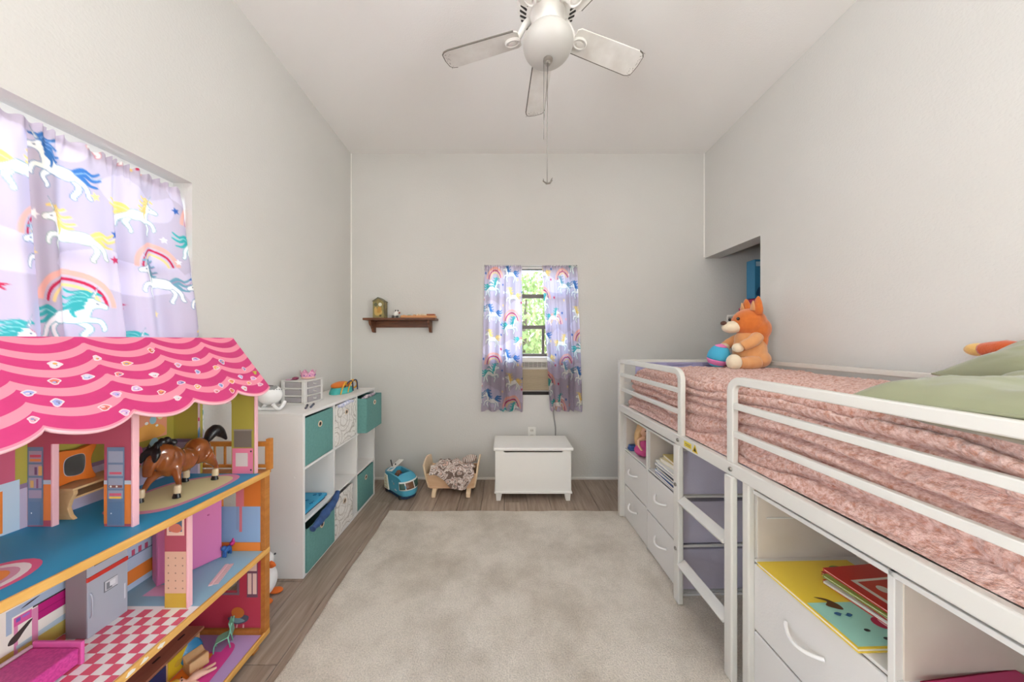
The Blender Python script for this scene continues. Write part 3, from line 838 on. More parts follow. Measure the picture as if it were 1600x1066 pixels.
# ================================================================ rug
def rug():
    m = bpy.data.materials.new('beige_pile'); m.use_nodes = True
    nt = m.node_tree; n = nt.nodes; L = nt.links; b = n['Principled BSDF']; b.inputs['Roughness'].default_value = .95
    b.inputs['Specular IOR Level'].default_value = .1; b.inputs['Sheen Weight'].default_value = .15
    tc = n.new('ShaderNodeTexCoord')
    def noise(sc, det=5, ro=.6):
        t = n.new('ShaderNodeTexNoise'); t.inputs['Scale'].default_value = sc; t.inputs['Detail'].default_value = det; t.inputs['Roughness'].default_value = ro
        L.new(tc.outputs['Object'], t.inputs['Vector']); return t
    big = noise(2.6, 7, .65); fine = noise(170, 3)
    r1 = n.new('ShaderNodeValToRGB'); e = r1.color_ramp.elements; e[0].position = .33; e[1].position = .58
    e[0].color = lrgb('cbc0b0'); e[1].color = lrgb('ece3d5'); L.new(big.outputs['Fac'], r1.inputs['Fac'])
    r2 = n.new('ShaderNodeValToRGB'); e = r2.color_ramp.elements; e[0].position = .3; e[1].position = .7
    e[0].color = (.62, .62, .62, 1); e[1].color = (1, 1, 1, 1); L.new(fine.outputs['Fac'], r2.inputs['Fac'])
    mx = n.new('ShaderNodeMix'); mx.data_type = 'RGBA'; mx.blend_type = 'MULTIPLY'; mx.inputs['Factor'].default_value = .8
    L.new(r1.outputs[0], mx.inputs['A']); L.new(r2.outputs[0], mx.inputs['B']); L.new(mx.outputs['Result'], b.inputs['Base Color'])
    bp = n.new('ShaderNodeBump'); bp.inputs['Strength'].default_value = .8; bp.inputs['Distance'].default_value = .006
    L.new(fine.outputs['Fac'], bp.inputs['Height']); L.new(bp.outputs['Normal'], b.inputs['Normal'])
    x0, x1, y0, y1 = -.89, 1.55, -1.1, 2.30
    mb = MB()
    # rounded-edge slab with a slightly wavering outline
    prof = [(.0, .0), (.0, .006), (.004, .010), (.012, .012)]
    out = []
    N = 240
    per = [(x0, y0, 1, 0, x1 - x0), (x1, y0, 0, 1, y1 - y0), (x1, y1, -1, 0, x1 - x0), (x0, y1, 0, -1, y1 - y0)]
    ring = []
    for (px, py, dx, dy, l) in per:
        k = 70
        for i in range(k):
            t = l * i / k; w = .003 * math.sin(t * 9 + px) + .002 * math.sin(t * 31)
            ring.append((px + dx * t + dy * w * -1, py + dy * t + dx * w, -dy, dx))
    n_ = len(ring); vs = []
    for ins, z in prof:
        for (x, y, nx, ny) in ring: vs.append((x + nx * ins, y + ny * ins, z + .0005))
    fs = [(q * n_ + i, q * n_ + (i + 1) % n_, (q + 1) * n_ + (i + 1) % n_, (q + 1) * n_ + i) for q in range(len(prof) - 1) for i in range(n_)]
    fs.append(tuple(range((len(prof) - 1) * n_, len(prof) * n_)))
    fs.append(tuple(range(n_))[::-1])
    mb.add(vs, fs)
    o = mb.build('rug', m, None)
    tag(o, 'large worn beige cut-pile rug lying on the plank floor', 'rug')
rug()

# ================================================================ cube shelf with bins
lam = mat('cube_shelf_laminate', 'e8e5e1', .45)
pinkish = mat('cube_shelf_side', 'd6c8c4', .5)
SX, SY0, SY1, SH, SD = -1.118, 1.656, 2.569, .914, .33       # front plane, ends, height, depth
SB = SX - SD
cs = thing('cube_shelf', 'white nine-compartment cube shelf standing along the wall', 'shelf', (SX, SY0, 0))
T = .017; cell = (SY1 - SY0 - T) / 3; rowh = (SH - T) / 3
def cp(nm, x0, x1, y0, y1, z0, z1, m=lam, b=.0015):
    mb = MB(); mb.bb(x0, x1, y0, y1, z0, z1); return mb.build(nm, m, cs, bevel=b)
Ls = SY1 - SY0
cp('side_panel', -SD, 0, 0, T, 0, SH - T); cp('side_panel', -SD, 0, Ls - T, Ls, 0, SH - T)
cp('top_panel', -SD, 0, 0, Ls, SH - T, SH); cp('base_panel', -SD, 0, T, Ls - T, .0, T)
for k in (1, 2):
    cp('divider', -SD + .006, -.001, k * cell + 0, k * cell + T * .8, T, SH - T)
    for c in range(3): cp('shelf_board', -SD + .006, -.002, c * cell + (T if c == 0 else T * .8), (c + 1) * cell if c < 2 else Ls - T, k * rowh, k * rowh + T * .8)
cp('back_panel', -SD, -SD + .005, T, Ls - T, T, SH - T, lam, 0)
for z in (.20, .56): 
    mb = MB(); mb.lathe([(0, 0), (.006, 0), (.005, .002), (0, .002)], n=12, R=Matrix.Rotation(PI / 2, 3, 'X')); o = mb.build('cam_cover', lam, cs, smooth=.8); o.location = (-.05, -.0002, z)

teal_m = mat('teal_fabric', '6a9c96', .9, bump=(260, .35), var=(60, '60928c'))
teal_in = mat('teal_lining', '3a6a68', .9)
def pattern_mat():
    m = bpy.data.materials.new('mandala_print_fabric'); m.use_nodes = True
    nt = m.node_tree; n = nt.nodes; L = nt.links; b = n['Principled BSDF']; b.inputs['Roughness'].default_value = .85
    tc = n.new('ShaderNodeTexCoord')
    v1 = n.new('ShaderNodeTexVoronoi'); v1.inputs['Scale'].default_value = 7; L.new(tc.outputs['Object'], v1.inputs['Vector'])
    w = n.new('ShaderNodeMath'); w.operation = 'SINE'; m1 = n.new('ShaderNodeMath'); m1.operation = 'MULTIPLY'; m1.inputs[1].default_value = 34
    L.new(v1.outputs['Distance'], m1.inputs[0]); L.new(m1.outputs[0], w.inputs[0])
    v2 = n.new('ShaderNodeTexVoronoi'); v2.feature = 'DISTANCE_TO_EDGE'; v2.inputs['Scale'].default_value = 26; L.new(tc.outputs['Object'], v2.inputs['Vector'])
    lt = n.new('ShaderNodeMath'); lt.operation = 'LESS_THAN'; lt.inputs[1].default_value = .02; L.new(v2.outputs['Distance'], lt.inputs[0])
    gt = n.new('ShaderNodeMath'); gt.operation = 'GREATER_THAN'; gt.inputs[1].default_value = .8; L.new(w.outputs[0], gt.inputs[0])
    mxm = n.new('ShaderNodeMath'); mxm.operation = 'MAXIMUM'; L.new(lt.outputs[0], mxm.inputs[0]); L.new(gt.outputs[0], mxm.inputs[1])
    mx = n.new('ShaderNodeMix'); mx.data_type = 'RGBA'; L.new(mxm.outputs[0], mx.inputs['Factor'])
    mx.inputs['A'].default_value = lrgb('ece8e2'); mx.inputs['B'].default_value = lrgb('c2bbb2')
    L.new(mx.outputs['Result'], b.inputs['Base Color'])
    return m
patt_m = pattern_mat()
ring_m = mat('brass_ring', 'e4cdb4', .35, metal=.4); hole_m = mat('dark_hole', '2a1f1c', .9)
def bin_(name, label, c, r, out, w=None, h=None, m=teal_m, dy=0.0, dep=.28, ringz=.75):
    w = w or cell - T - .012; h = h or rowh - T - .012
    y0 = c * cell + T + .002 + dy; z0 = r * rowh + T
    b = thing(name, label, 'storage bin', (SX + out - .002, SY0 + y0 + w / 2, z0), 0, 'fabric bins in the cube shelf')
    t = .005
    mb = MB(); mb.bb(-t, 0, -w / 2, w / 2, 0, h); f = mb.build('front_panel', m, b, bevel=.002)
    mb = MB(); mb.bb(-dep, -t, -w / 2, -w / 2 + t, 0, h); mb.build('side_panel', m, b)
    mb = MB(); mb.bb(-dep, -t, w / 2 - t, w / 2, 0, h); mb.build('side_panel', m, b)
    mb = MB(); mb.bb(-dep, -dep + t, -w / 2 + t, w / 2 - t, 0, h); mb.build('rear_panel', m, b)
    mb = MB(); mb.bb(-dep + t, -t, -w / 2 + t, w / 2 - t, 0, t); mb.build('bottom_panel', m, b)
    RR = Matrix.Rotation(PI / 2, 3, 'Y')
    mb = MB(); mb.lathe([(.0115, 0), (.0115, .002), (.013, .0035), (.0175, .0035), (.019, .002), (.019, 0)], n=24, R=RR); g = mb.build('grommet', ring_m, f, smooth=.9); g.location = (.0002, 0, h * ringz)
    mb = MB(); mb.lathe([(0, 0), (.0118, 0), (.0118, .001), (0, .001)], n=20, R=RR); g = mb.build('grommet_hole', hole_m, f); g.location = (.0004, 0, h * ringz)
    return b
bin_('fabric_bin', 'teal fabric bin in the top row nearest the camera', 0, 2, .000)
bin_('fabric_bin', 'white patterned bin in the top row between two teal bins', 1, 2, .002, m=patt_m)
bin_('fabric_bin', 'teal bin pulled half out of the top row at the far end', 2, 2, .07, h=rowh - T - .02, ringz=.8)
bin_('fabric_bin', 'teal bin overfilled with blue things in the bottom row', 0, 0, .012, h=.245, ringz=.78)
bin_('fabric_bin', 'patterned bin in the bottom row beside a gap', 1, 0, .004, w=.215, h=.262, m=patt_m, ringz=.72)
bin_('fabric_bin', 'teal bin in the bottom row at the far end of the shelf', 2, 0, .000)

# things heaped in the bottom teal bin: blue lidded box and denim
blue_b = mat('blue_plastic', '2fa0c9', .3); navy = mat('navy_plastic', '1d2f52', .4)
bb_ = thing('plastic_box', 'bright blue lidded box lying on the bottom teal bin', 'box', (SX - .115, SY0 + .155, .266))
mb = MB(); mb.box((0, 0, .03), (.16, .22, .055)); mb.build('box_body', navy, bb_, bevel=.008)
mb = MB(); mb.box((0, 0, .066), (.175, .235, .020)); l = mb.build('box_lid', blue_b, bb_, bevel=.006)
rd = random.Random(3)
for i in range(26):
    a, b = rd.uniform(-.07, .07), rd.uniform(-.1, .1)
    mb = MB(); mb.box((a, b, .0775), (rd.uniform(.008, .02), rd.uniform(.006, .016), .003), (0, 0, rd.uniform(0, 3))); mb.build('lid_relief', mat('blue_relief', '1f7fae', .4), l)
denim = mat('denim_cloth', '3f5f93', .9, bump=(200, .6, .004), var=(30, '2c4572'))
def cloth_roll(name, label, cat, pts, r, m, seed, parent=None):
    P = catmull(pts, False, 8); rdn = random.Random(seed); mb = MB()
    rr = [r * (.55 + .45 * math.sin(PI * min(max(i / (len(P) - 1), .08), .92))) * (1 + .10 * math.sin(i * .9 + seed) + .06 * rdn.uniform(-1, 1)) for i in range(len(P))]
    mb.tube(P, rr, 14)
    o = mb.build(name, m, parent, smooth=3, subsurf=1)
    if label: tag(o, label, cat)
    return o
dn = cloth_roll('denim_garment', 'rumpled dark blue denim draped over the bottom teal bin', 'clothing', [(SX + .030, SY0 + .03, .255), (SX + .035, SY0 + .10, .268), (SX + .028, SY0 + .17, .276), (SX + .032, SY0 + .24, .296), (SX + .025, SY0 + .30, .335)], .026, denim, 2)
flor = mat('grey_floral_cloth', '8d8494', .9, var=(60, 'd8cdd0', .08), bump=(90, .5, .004))
cloth_roll('scarf', 'grey-pink floral cloth bulging from the pulled-out teal bin', 'cloth', [(SX + .02, SY0 + 2.14 * cell, .868), (SX + .028, SY0 + 2.3 * cell, .876), (SX + .03, SY0 + 2.55 * cell, .874), (SX + .028, SY0 + 2.8 * cell, .88)], .016, flor, 5)
lilc = mat('lilac_knit', 'a9b0d6', .9, var=(50, 'e6e4ee', .1), bump=(90, .5, .004))
cloth_roll('knit_cloth', 'pale lilac cloth stuffed in the top patterned bin', 'cloth', [(SX - .006, SY0 + 1.15 * cell, .878), (SX - .004, SY0 + 1.35 * cell, .874), (SX - .006, SY0 + 1.6 * cell, .880), (SX - .008, SY0 + 1.85 * cell, .874)], .016, lilc, 6)

# ---------------------------------------------------------------- on top of the cube shelf
gloss_w = mat('glossy_white_plastic', 'f1f0ee', .22); grey_p = mat('grey_plastic', '8a8a88', .4); dark_p = mat('dark_plastic', '3b3a3a', .4)
lamp = thing('sound_machine', 'white globe-shaped sound machine on a curved stand', 'speaker', (SX - .245, 1.735, SH))
mb = MB(); mb.ell((0, 0, .093), (.062, .058, .058), 28, 18); gl = mb.build('globe', gloss_w, lamp, smooth=3)
mb = MB(); mb.ell((.012, -.012, .136), (.034, .034, .012), 20, 10, (.15, .15, 0)); mb.build('display', grey_p, gl, smooth=3)
mb = MB(); mb.box((.012, -.014, .1475), (.030, .016, .003), (.15, .15, .4)); mb.build('screen', dark_p, gl, bevel=.002)
for k in range(4):
    mb = MB(); mb.ell((.045 + .004 * k, -.028 + .014 * k, .128 - .002 * k), (.004, .004, .003), 10, 6); mb.build('button', grey_p, gl, smooth=3)
mb = MB()
for sx in (-1, 1):
    P = [(sx * .052 + .0, -.045 + .09 * i / 10, .012 + .034 * (abs(i / 5 - 1)) ** 2) for i in range(11)]
    mb.tube(P, .010, 10)
mb.tube([(-.055, 0, .012), (0, 0, .010), (.055, 0, .012)], .010, 10)
mb.build('stand', gloss_w, lamp, smooth=1.0)

org_m = mat('organiser_grey_plastic', 'd8d5d0', .4); clr = mat('smoky_clear_plastic', 'b9b3b4', .15, alpha=.62)
OX, OY = SX - .225, 1.985
og = thing('drawer_organiser', 'small three-drawer organiser of pale plastic on the cube shelf', 'organiser', (OX, OY, SH), math.radians(-6))
ow, od, oh = .165, .165, .152
for z in (0, .048, .096, .144):
    mb = MB(); mb.bb(-ow / 2, ow / 2, -od / 2, od / 2, z, z + .008); mb.build('tier_board', org_m, og, bevel=.002)
for sx in (-1, 1):
    for sy in (-1, 1):
        mb = MB(); mb.box((sx * (ow / 2 - .012), sy * (od / 2 - .012), .076), (.024, .024, .136)); mb.build('corner_post', org_m, og, bevel=.004)
cols_in = ['c87f98', '8f86b4', 'd9c84a', '7b6a62', 'b5a8c8']
for k in range(3):
    z = .0085 + k * .048
    dr = MB(); dr.bb(ow / 2 - .004, ow / 2 + .003, -od / 2 + .026, od / 2 - .026, z + .001, z + .038); d = dr.build('drawer', clr, og, bevel=.002)
    mb = MB(); mb.bb(-ow / 2 + .026, ow / 2 - .026, -od / 2 + .002, -od / 2 + .005, z + .002, z + .036); mb.build('drawer_side', clr, d)
    mb = MB(); mb.tube([(ow / 2 + .002, -.012, z + .022), (ow / 2 + .012, 0, z + .018), (ow / 2 + .002, .012, z + .022)], .003, 8); mb.build('drawer_pull', org_m, d, smooth=1)
    rd = random.Random(k)
    for q in range(7):
        mb = MB(); mb.ell((rd.uniform(-.05, .05), rd.uniform(-.065, .04), z + .013), (.014, .012, .010), 10, 6); mb.build('trinket', flat(cols_in[(q + k) % 5]), d, smooth=3)
crown_m = mat('pink_glitter_plastic', 'e6b4c8', .25, var=(140, 'd07fa6', .1))
cr = thing('toy_tiara', 'glittery pink toy crown on the drawer organiser', 'crown', (OX + .02, OY + .025, SH + .1525))
mb = MB(); n_ = 40
def crownf(u, v):
    a = 2 * PI * u; h = .012 + v * (.030 + .026 * abs(math.sin(a * 3)) ** 1.2); r = .036 + .008 * v
    return (r * math.cos(a), r * math.sin(a), h - .012)
mb.grid(crownf, 60, 6, wrap=True); mb.build('band', crown_m, cr, smooth=3, solid=.003)
mb = MB(); mb.tube([(.037 * math.cos(2 * PI * i / 30), .037 * math.sin(2 * PI * i / 30), .006) for i in range(30)], .005, 8, closed=True); mb.build('rim', mat('peach_plastic', 'e8c2a8', .4), cr, smooth=3)
for i in range(8):
    a = 2 * PI * i / 8; mb = MB(); mb.ell((.041 * math.cos(a), .041 * math.sin(a), .022), (.005, .005, .005), 8, 6); mb.build('gem', flat('9a6ab0', .2), cr, smooth=3)
hc = thing('hair_clip', 'small dark red hair clip beside the toy crown', 'hair clip', (OX - .01, OY - .055, SH + .1525))
mb = MB(); mb.ell((0, 0, .010), (.018, .022, .010), 16, 10); mb.build('clip_body', flat('7d2f4c', .3), hc, smooth=3)
mb = MB(); mb.box((-.03, -.005, .004), (.03, .045, .006)); mb.build('clip_plate', flat('c99ab0', .3), hc, bevel=.002)
for k, (dx, dy, c, rz_) in enumerate(((-.085, .155, '4a4652', .5), (-.07, .185, '5e6478', .42))):
    pn = thing('marker_pen', ['dark grey marker pen lying in front of the organiser', 'blue-grey marker pen lying nearer the organiser drawers'][k], 'pen', (SX + dx, SY0 + dy, SH + .006), rz_, 'pens on the cube shelf')
    mb = MB(); mb.tube([(0, -.045, 0), (0, .03, 0)], .006, 10); mb.build('barrel', flat(c, .4), pn, smooth=.8)
    mb = MB(); mb.tube([(0, .03, 0), (0, .052, 0)], .0068, 10); mb.build('cap', flat('33313a', .4), pn, smooth=.8)
# orange and teal lunch pouch with cords
pc = thing('toy_pouch', 'orange and teal pouch with looped cords at the shelf corner', 'pouch', (SX - .16, 2.335, SH))
def pouchf(u, v):
    a = 2 * PI * u; r = 1 - .18 * v * v
    return (.070 * r * math.cos(a), .115 * r * math.sin(a), .045 * v)
teal2 = mat('turquoise_fabric', '45b3ac', .6); orange2 = mat('orange_fabric', 'e0792a', .6); yel = mat('yellow_cord', 'e2a92f', .5); nav = mat('navy_cord', '24365c', .5)
mb = MB(); mb.grid(pouchf, 32, 6, wrap=True); mb.add([pouchf(i / 32, 1) for i in range(32)], [tuple(range(32))]); mb.build('pouch_base', teal2, pc, smooth=.9, weld=True)
mb = MB(); mb.ell((-.006, 0, .058), (.056, .096, .028), 28, 14); mb.build('pouch_top', orange2, pc, smooth=3)
for k, (m_, y0) in enumerate(((yel, -.07), (nav, .0), (yel, .03), (nav, .07))):
    mb = MB(); P = []
    for i in range(15):
        t = i / 14; P.append((.066 - .03 * t + .022 * math.sin(PI * t), y0 + (.12 if k % 2 == 0 else -.10) * (t - .5), .006 + .085 * math.sin(PI * t) ** .7))
    mb.tube(P, .0048, 8); mb.build('cord', m_, pc, smooth=1)
mb = MB(); mb.tube([(.03 + .026 * math.cos(2 * PI * i / 20), .125 + .010 * math.cos(2 * PI * i / 20), .050 + .032 * math.sin(2 * PI * i / 20)) for i in range(20)], .007, 8, closed=True); mb.build('ring_handle', yel, pc, smooth=3)

# white plush bird squeezed between dollhouse and shelf
wp = mat('white_plush', 'f0efec', .95, bump=(120, .5, .004), sheen=.3); beak = mat('orange_felt', 'e8742a', .8)
gs = thing('plush_bird', 'white plush bird with orange beak between dollhouse and shelf', 'plush toy', (-1.262, 1.535, 0))
mb = MB(); mb.ell((0, 0, .085), (.080, .072, .085)); mb.ell((.012, 0, .185), (.052, .05, .048)); mb.ell((0, 0, .14), (.05, .05, .05)); mb.build('body', wp, gs, remesh=.006)
mb = MB(); mb.lathe([(.018, 0), (.014, .02), (.004, .036), (0, .038)], (.058, -.006, .176), 14, Matrix.Rotation(PI / 2, 3, 'Y') @ Matrix.Rotation(.2, 3, 'X'), 1, .8); mb.build('beak', beak, gs, smooth=3)
for sy in (-1, 1):
    mb = MB(); mb.ell((.058, sy * .03, .205), (.005, .005, .005), 8, 6); mb.build('eye', dark_p, gs, smooth=3)
    mb = MB(); mb.ell((.06, sy * .035, .010), (.035, .022, .010), 12, 8); mb.build('foot', beak, gs, smooth=3)
# ================================================================ along the back wall
# ---- air conditioner in the window
tan_p = mat('tan_plastic', 'b5a58c', .5); cream = mat('cream_plastic', 'ddd9d0', .45); drk = mat('dark_gap', '2c2825', .8)
ac = thing('air_conditioner', 'window air conditioner with tan louvred front below the panes', 'air conditioner', (.246, YB, .80))
mb = MB(); mb.bb(-.432, .432, .015, .30, .03, .355); mb.build('case', cream, ac, bevel=.005)
mb = MB(); mb.bb(-.425, .425, -.004, .015, .045, .245); fr = mb.build('front_panel', tan_p, ac, bevel=.004)
for i in range(17):
    mb = MB(); mb.box((0, -.006, .056 + i * .0112), (.82, .006, .005), (.5, 0, 0)); mb.build('louvre', tan_p, fr)
mb = MB(); mb.bb(-.425, .425, .004, .015, .262, .312); mb.build('vent_slot', drk, ac)
for i in range(4):
    mb = MB(); mb.box((0, .0, .268 + i * .0125), (.84, .012, .003), (-.5, 0, 0)); mb.build('vent_blade', cream, ac)
for i in range(20):
    mb = MB(); mb.bb(-.40 + i * .042, -.397 + i * .042, -.004, .006, .262, .312); mb.build('vent_rib', cream, ac)
mb = MB(); mb.bb(-.432, .432, -.002, .015, .313, .356); mb.build('top_trim', cream, ac, bevel=.003)
mb = MB(); mb.bb(-.425, .425, .0, .03, .003, .03); mb.build('base_shadow_strip', drk, ac)  # dark solid strip stands in for the shade below the front
cd = thing('power_cord', 'grey power cord running from the curtain hem down behind the chest', 'cord', (.46, YB - .012, .40))
mb = MB(); mb.tube(catmull([(-.01, .004, .42), (-.006, -.002, .32), (.0, .0, .22), (.018, .002, .10), (.016, .004, .0)], False, 6), .006, 8); mb.build('cable', mat('grey_cord', '9a9793', .5), cd, smooth=3)
# ---- wall outlet
ot = thing('wall_outlet', 'white wall outlet just above the toy chest lid', 'outlet', (.255, YB - .0005, .44))
mb = MB(); mb.prism(rrect(-.037, .037, -.058, .058, .006), 'y', -.006, 0); pl = mb.build('cover_plate', trim_m, ot, bevel=.002)
for z in (-.026, .026):
    mb = MB(); mb.prism(rrect(-.017, .017, z - .014, z + .014, .008), 'y', -.0085, -.0055); s_ = mb.build('socket', cream, ot)
    for sx in (-.007, .007):
        mb = MB(); mb.bb(sx - .0015, sx + .0015, -.0092, -.008, z - .004, z + .006); mb.build('slot', drk, s_)

# ---- toy chest
chest_m = mat('chest_white_paint', 'efede7', .38)
tcst = thing('toy_chest', 'white wooden toy chest with overhanging lid under the window', 'chest', (.2325, 2.455, 0))
w, d = .625, .30
def ch(nm, x0, x1, y0, y1, z0, z1, b=.004, m=chest_m):
    mb = MB(); mb.bb(x0, x1, y0, y1, z0, z1); return mb.build(nm, m, tcst, bevel=b)
# front with a scooped finger slot below the lid
slot = [(-w / 2 + .065, .415)] + [(-w / 2 + .065 + .02 * (1 - math.cos(a)), .415 - .016 * math.sin(a)) for a in (PI / 6, PI / 3, PI / 2)] + [(w / 2 - .065 - .02 * (1 - math.cos(a)), .415 - .016 * math.sin(a)) for a in (PI / 2, PI / 3, PI / 6)] + [(w / 2 - .065, .415)]
front = [(-w / 2, .075), (w / 2, .075), (w / 2, .415)] + slot[::-1] + [(-w / 2, .415)]
mb = MB(); mb.prism(front, 'y', 0, .016); mb.build('front_panel', chest_m, tcst, bevel=.002)
ch('side_panel', -w / 2, -w / 2 + .016, .016, d, .075, .415); ch('side_panel', w / 2 - .016, w / 2, .016, d, .075, .415)
ch('rear_panel', -w / 2 + .016, w / 2 - .016, d - .016, d, .075, .415)
ch('bottom_panel', -w / 2 + .016, w / 2 - .016, .016, d - .016, .075, .09)
mb = MB(); mb.bb(-w / 2 + .017, w / 2 - .017, .022, d - .02, .30, .395); mb.build('toy_fill', mat('dim_contents', '55504c', .9, var=(20, '6f6660')), tcst)
ch('base_moulding', -w / 2 - .008, w / 2 + .008, -.008, d, .062, .08, .005)
mb = MB(); mb.bb(-w / 2 - .015, w / 2 + .015, -.018, d + .006, .4155, .443); mb.build('lid', chest_m, tcst, bevel=.010, seg=4)
for sx in (-1, 1):
    for y in (.012, d - .055):
        x = sx * (w / 2 - .03)
        mb = MB(); mb.add([(x - .026, y - .012, .062), (x + .026, y - .012, .062), (x + .026, y + .04, .062), (x - .026, y + .04, .062),
                           (x - .018 + sx * .004, y - .010, 0), (x + .018 + sx * .004, y - .010, 0), (x + .018 + sx * .004, y + .026, 0), (x - .018 + sx * .004, y + .026, 0)],
                          [(3, 2, 1, 0), (4, 5, 6, 7), (0, 1, 5, 4), (1, 2, 6, 5), (2, 3, 7, 6), (3, 0, 4, 7)])
        mb.build('foot', chest_m, tcst, bevel=.004)

# ---- doll cradle with blanket
birch = wood('cradle_birch', 'dfb68e', 'e9c6a2', (2, 8, 8), .5, 5)
birch2 = wood('cradle_birch_light', 'e6cba6', 'efd8b8', (2, 8, 8), .5, 5)
crd = thing('doll_cradle', 'small light wooden doll cradle standing on two runners', 'cradle', (-.455, 2.63, 0))
def endp(sx):
    # splayed end board with arched top
    P = [(-.085, .065), (.085, .065), (.125, .20), (.128, .27)] + [(.128 - .256 * t, .27 + .03 * math.sin(PI * t)) for t in (.2, .4, .6, .8)] + [(-.128, .27), (-.125, .20)]
    mb = MB()
    n_ = len(P); dx = lambda z: sx * (.195 + (z - .065) * .16)
    vs = [(dx(p[1]) - .007, p[0], p[1]) for p in P] + [(dx(p[1]) + .007, p[0], p[1]) for p in P]
    mb.add(vs, [tuple(range(n_))[::-1], tuple(range(n_, 2 * n_))] + [(i, (i + 1) % n_, n_ + (i + 1) % n_, n_ + i) for i in range(n_)])
    mb.build('end_board', birch2, crd, bevel=.003)
endp(-1); endp(1)
for sy in (-1, 1):
    mb = MB(); y0, y1 = sy * .085, sy * .112
    t = .012 * sy
    P = [(-.19, .065), (.19, .065), (.212, .195), (-.212, .195)]
    yy = lambda z: y0 + (y1 - y0) * (z - .065) / .13
    vs = [(p[0], yy(p[1]), p[1]) for p in P] + [(p[0], yy(p[1]) - t, p[1]) for p in P]
    mb.add(vs, [(0, 1, 2, 3), (7, 6, 5, 4)] + [(i, (i + 1) % 4, 4 + (i + 1) % 4, 4 + i) for i in range(4)])
    mb.build('side_board', birch, crd, bevel=.003)
mb = MB(); mb.bb(-.188, .188, -.082, .082, .058, .068); mb.build('bottom_board', birch, crd)
for sx in (-1, 1):
    x = sx * .145
    mb = MB(); mb.prism([(-.125, 0), (-.09, .0), (-.06, .028), (.06, .028), (.09, 0), (.125, 0), (.12, .035), (.09, .058), (-.09, .058), (-.12, .035)], 'x', x - .018, x + .018); mb.build('runner', birch2, crd, bevel=.005)
def floral_mat():
    m = bpy.data.materials.new('brown_floral_print'); m.use_nodes = True
    nt = m.node_tree; n = nt.nodes; L = nt.links; b = n['Principled BSDF']; b.inputs['Roughness'].default_value = .9
    tc = n.new('ShaderNodeTexCoord')
    v = n.new('ShaderNodeTexNoise'); v.inputs['Scale'].default_value = 15; v.inputs['Detail'].default_value = 2; v.inputs['Distortion'].default_value = 1.5; L.new(tc.outputs['Object'], v.inputs['Vector'])
    r = n.new('ShaderNodeValToRGB'); r.color_ramp.interpolation = 'CONSTANT'; e = r.color_ramp.elements
    e[0].position = 0; e[0].color = lrgb('7d695f'); e[1].position = .42; e[1].color = lrgb('e2d6cf')
    for p, c in ((.47, 'a98c7e'), (.52, 'e6dad2'), (.58, '8c8178'), (.64, 'd9b8a8')):
        x = e.new(p); x.color = lrgb(c)
    L.new(v.outputs['Fac'], r.inputs['Fac']); L.new(r.outputs[0], b.inputs['Base Color'])
    return m
flo = floral_mat()
def blk():
    nu, nv = 90, 70
    U, V = np.meshgrid(np.linspace(0, 1, nu), np.linspace(0, 1, nv))
    # lies in the tub and hangs over the front board towards one end
    x = -.185 + .375 * U + .008 * vnoise(V * 6, U * 5, 2)
    hang = np.clip((U - .12) / .5, 0, 1); hang = hang * hang * (3 - 2 * hang); endc = np.clip((1 - U) / .16, .25, 1)
    L1 = .20; L2 = .012 + .125 * hang * endc
    s = V * (L1 + L2)
    y = np.where(s < L1, .095 - s * 1.06, -.119 - .004 * np.sin(U * 30))
    top = .205 + .045 * vnoise(U * 5, V * 4, 7) + .028 * vnoise(U * 11, V * 9, 8) + .03 * np.sin(PI * np.clip(s / L1, 0, 1)) 
    edge = np.clip((s - L1 * .8) / (L1 * .2), 0, 1)
    top = top * (1 - edge) + .206 * edge
    z = np.where(s < L1, top, .206 - (s - L1))
    y = np.where(s < L1, y, y + .010 * vnoise(U * 12, V * 4, 9) - .006)
    y = np.minimum(y, .10)
    P = np.stack([x, y, z], -1)
    o = np_mesh('doll_blanket', P, nu, nv, flo)
    o.location = (-.455, 2.63, 0); md = o.modifiers.new('solid', 'SOLIDIFY'); md.thickness = .006; md.offset = -1
    tag(o, 'rumpled brown floral blanket hanging over the doll cradle side', 'blanket')
blk()
pil = thing('doll_pillow', 'zebra-striped small pillow at the end of the doll cradle', 'pillow', (-.315, 2.655, .238), 0)
def stripe_mat():
    m = bpy.data.materials.new('striped_print'); m.use_nodes = True
    nt = m.node_tree; n = nt.nodes; L = nt.links; b = n['Principled BSDF']; b.inputs['Roughness'].default_value = .9
    tc = n.new('ShaderNodeTexCoord'); w_ = n.new('ShaderNodeTexWave'); w_.inputs['Scale'].default_value = 22; w_.inputs['Distortion'].default_value = 4; w_.inputs['Detail'].default_value = 1
    L.new(tc.outputs['Object'], w_.inputs['Vector'])
    r = n.new('ShaderNodeValToRGB'); r.color_ramp.interpolation = 'CONSTANT'; e = r.color_ramp.elements
    e[0].color = lrgb('6d5248'); e[1].position = .42; e[1].color = lrgb('e8dad0')
    L.new(w_.outputs['Fac'], r.inputs['Fac']); L.new(r.outputs[0], b.inputs['Base Color']); return m
mb = MB(); mb.ell((0, 0, .03), (.068, .055, .032), 24, 14, (0, -.2, 0)); mb.build('cushion', stripe_mat(), pil, smooth=3)

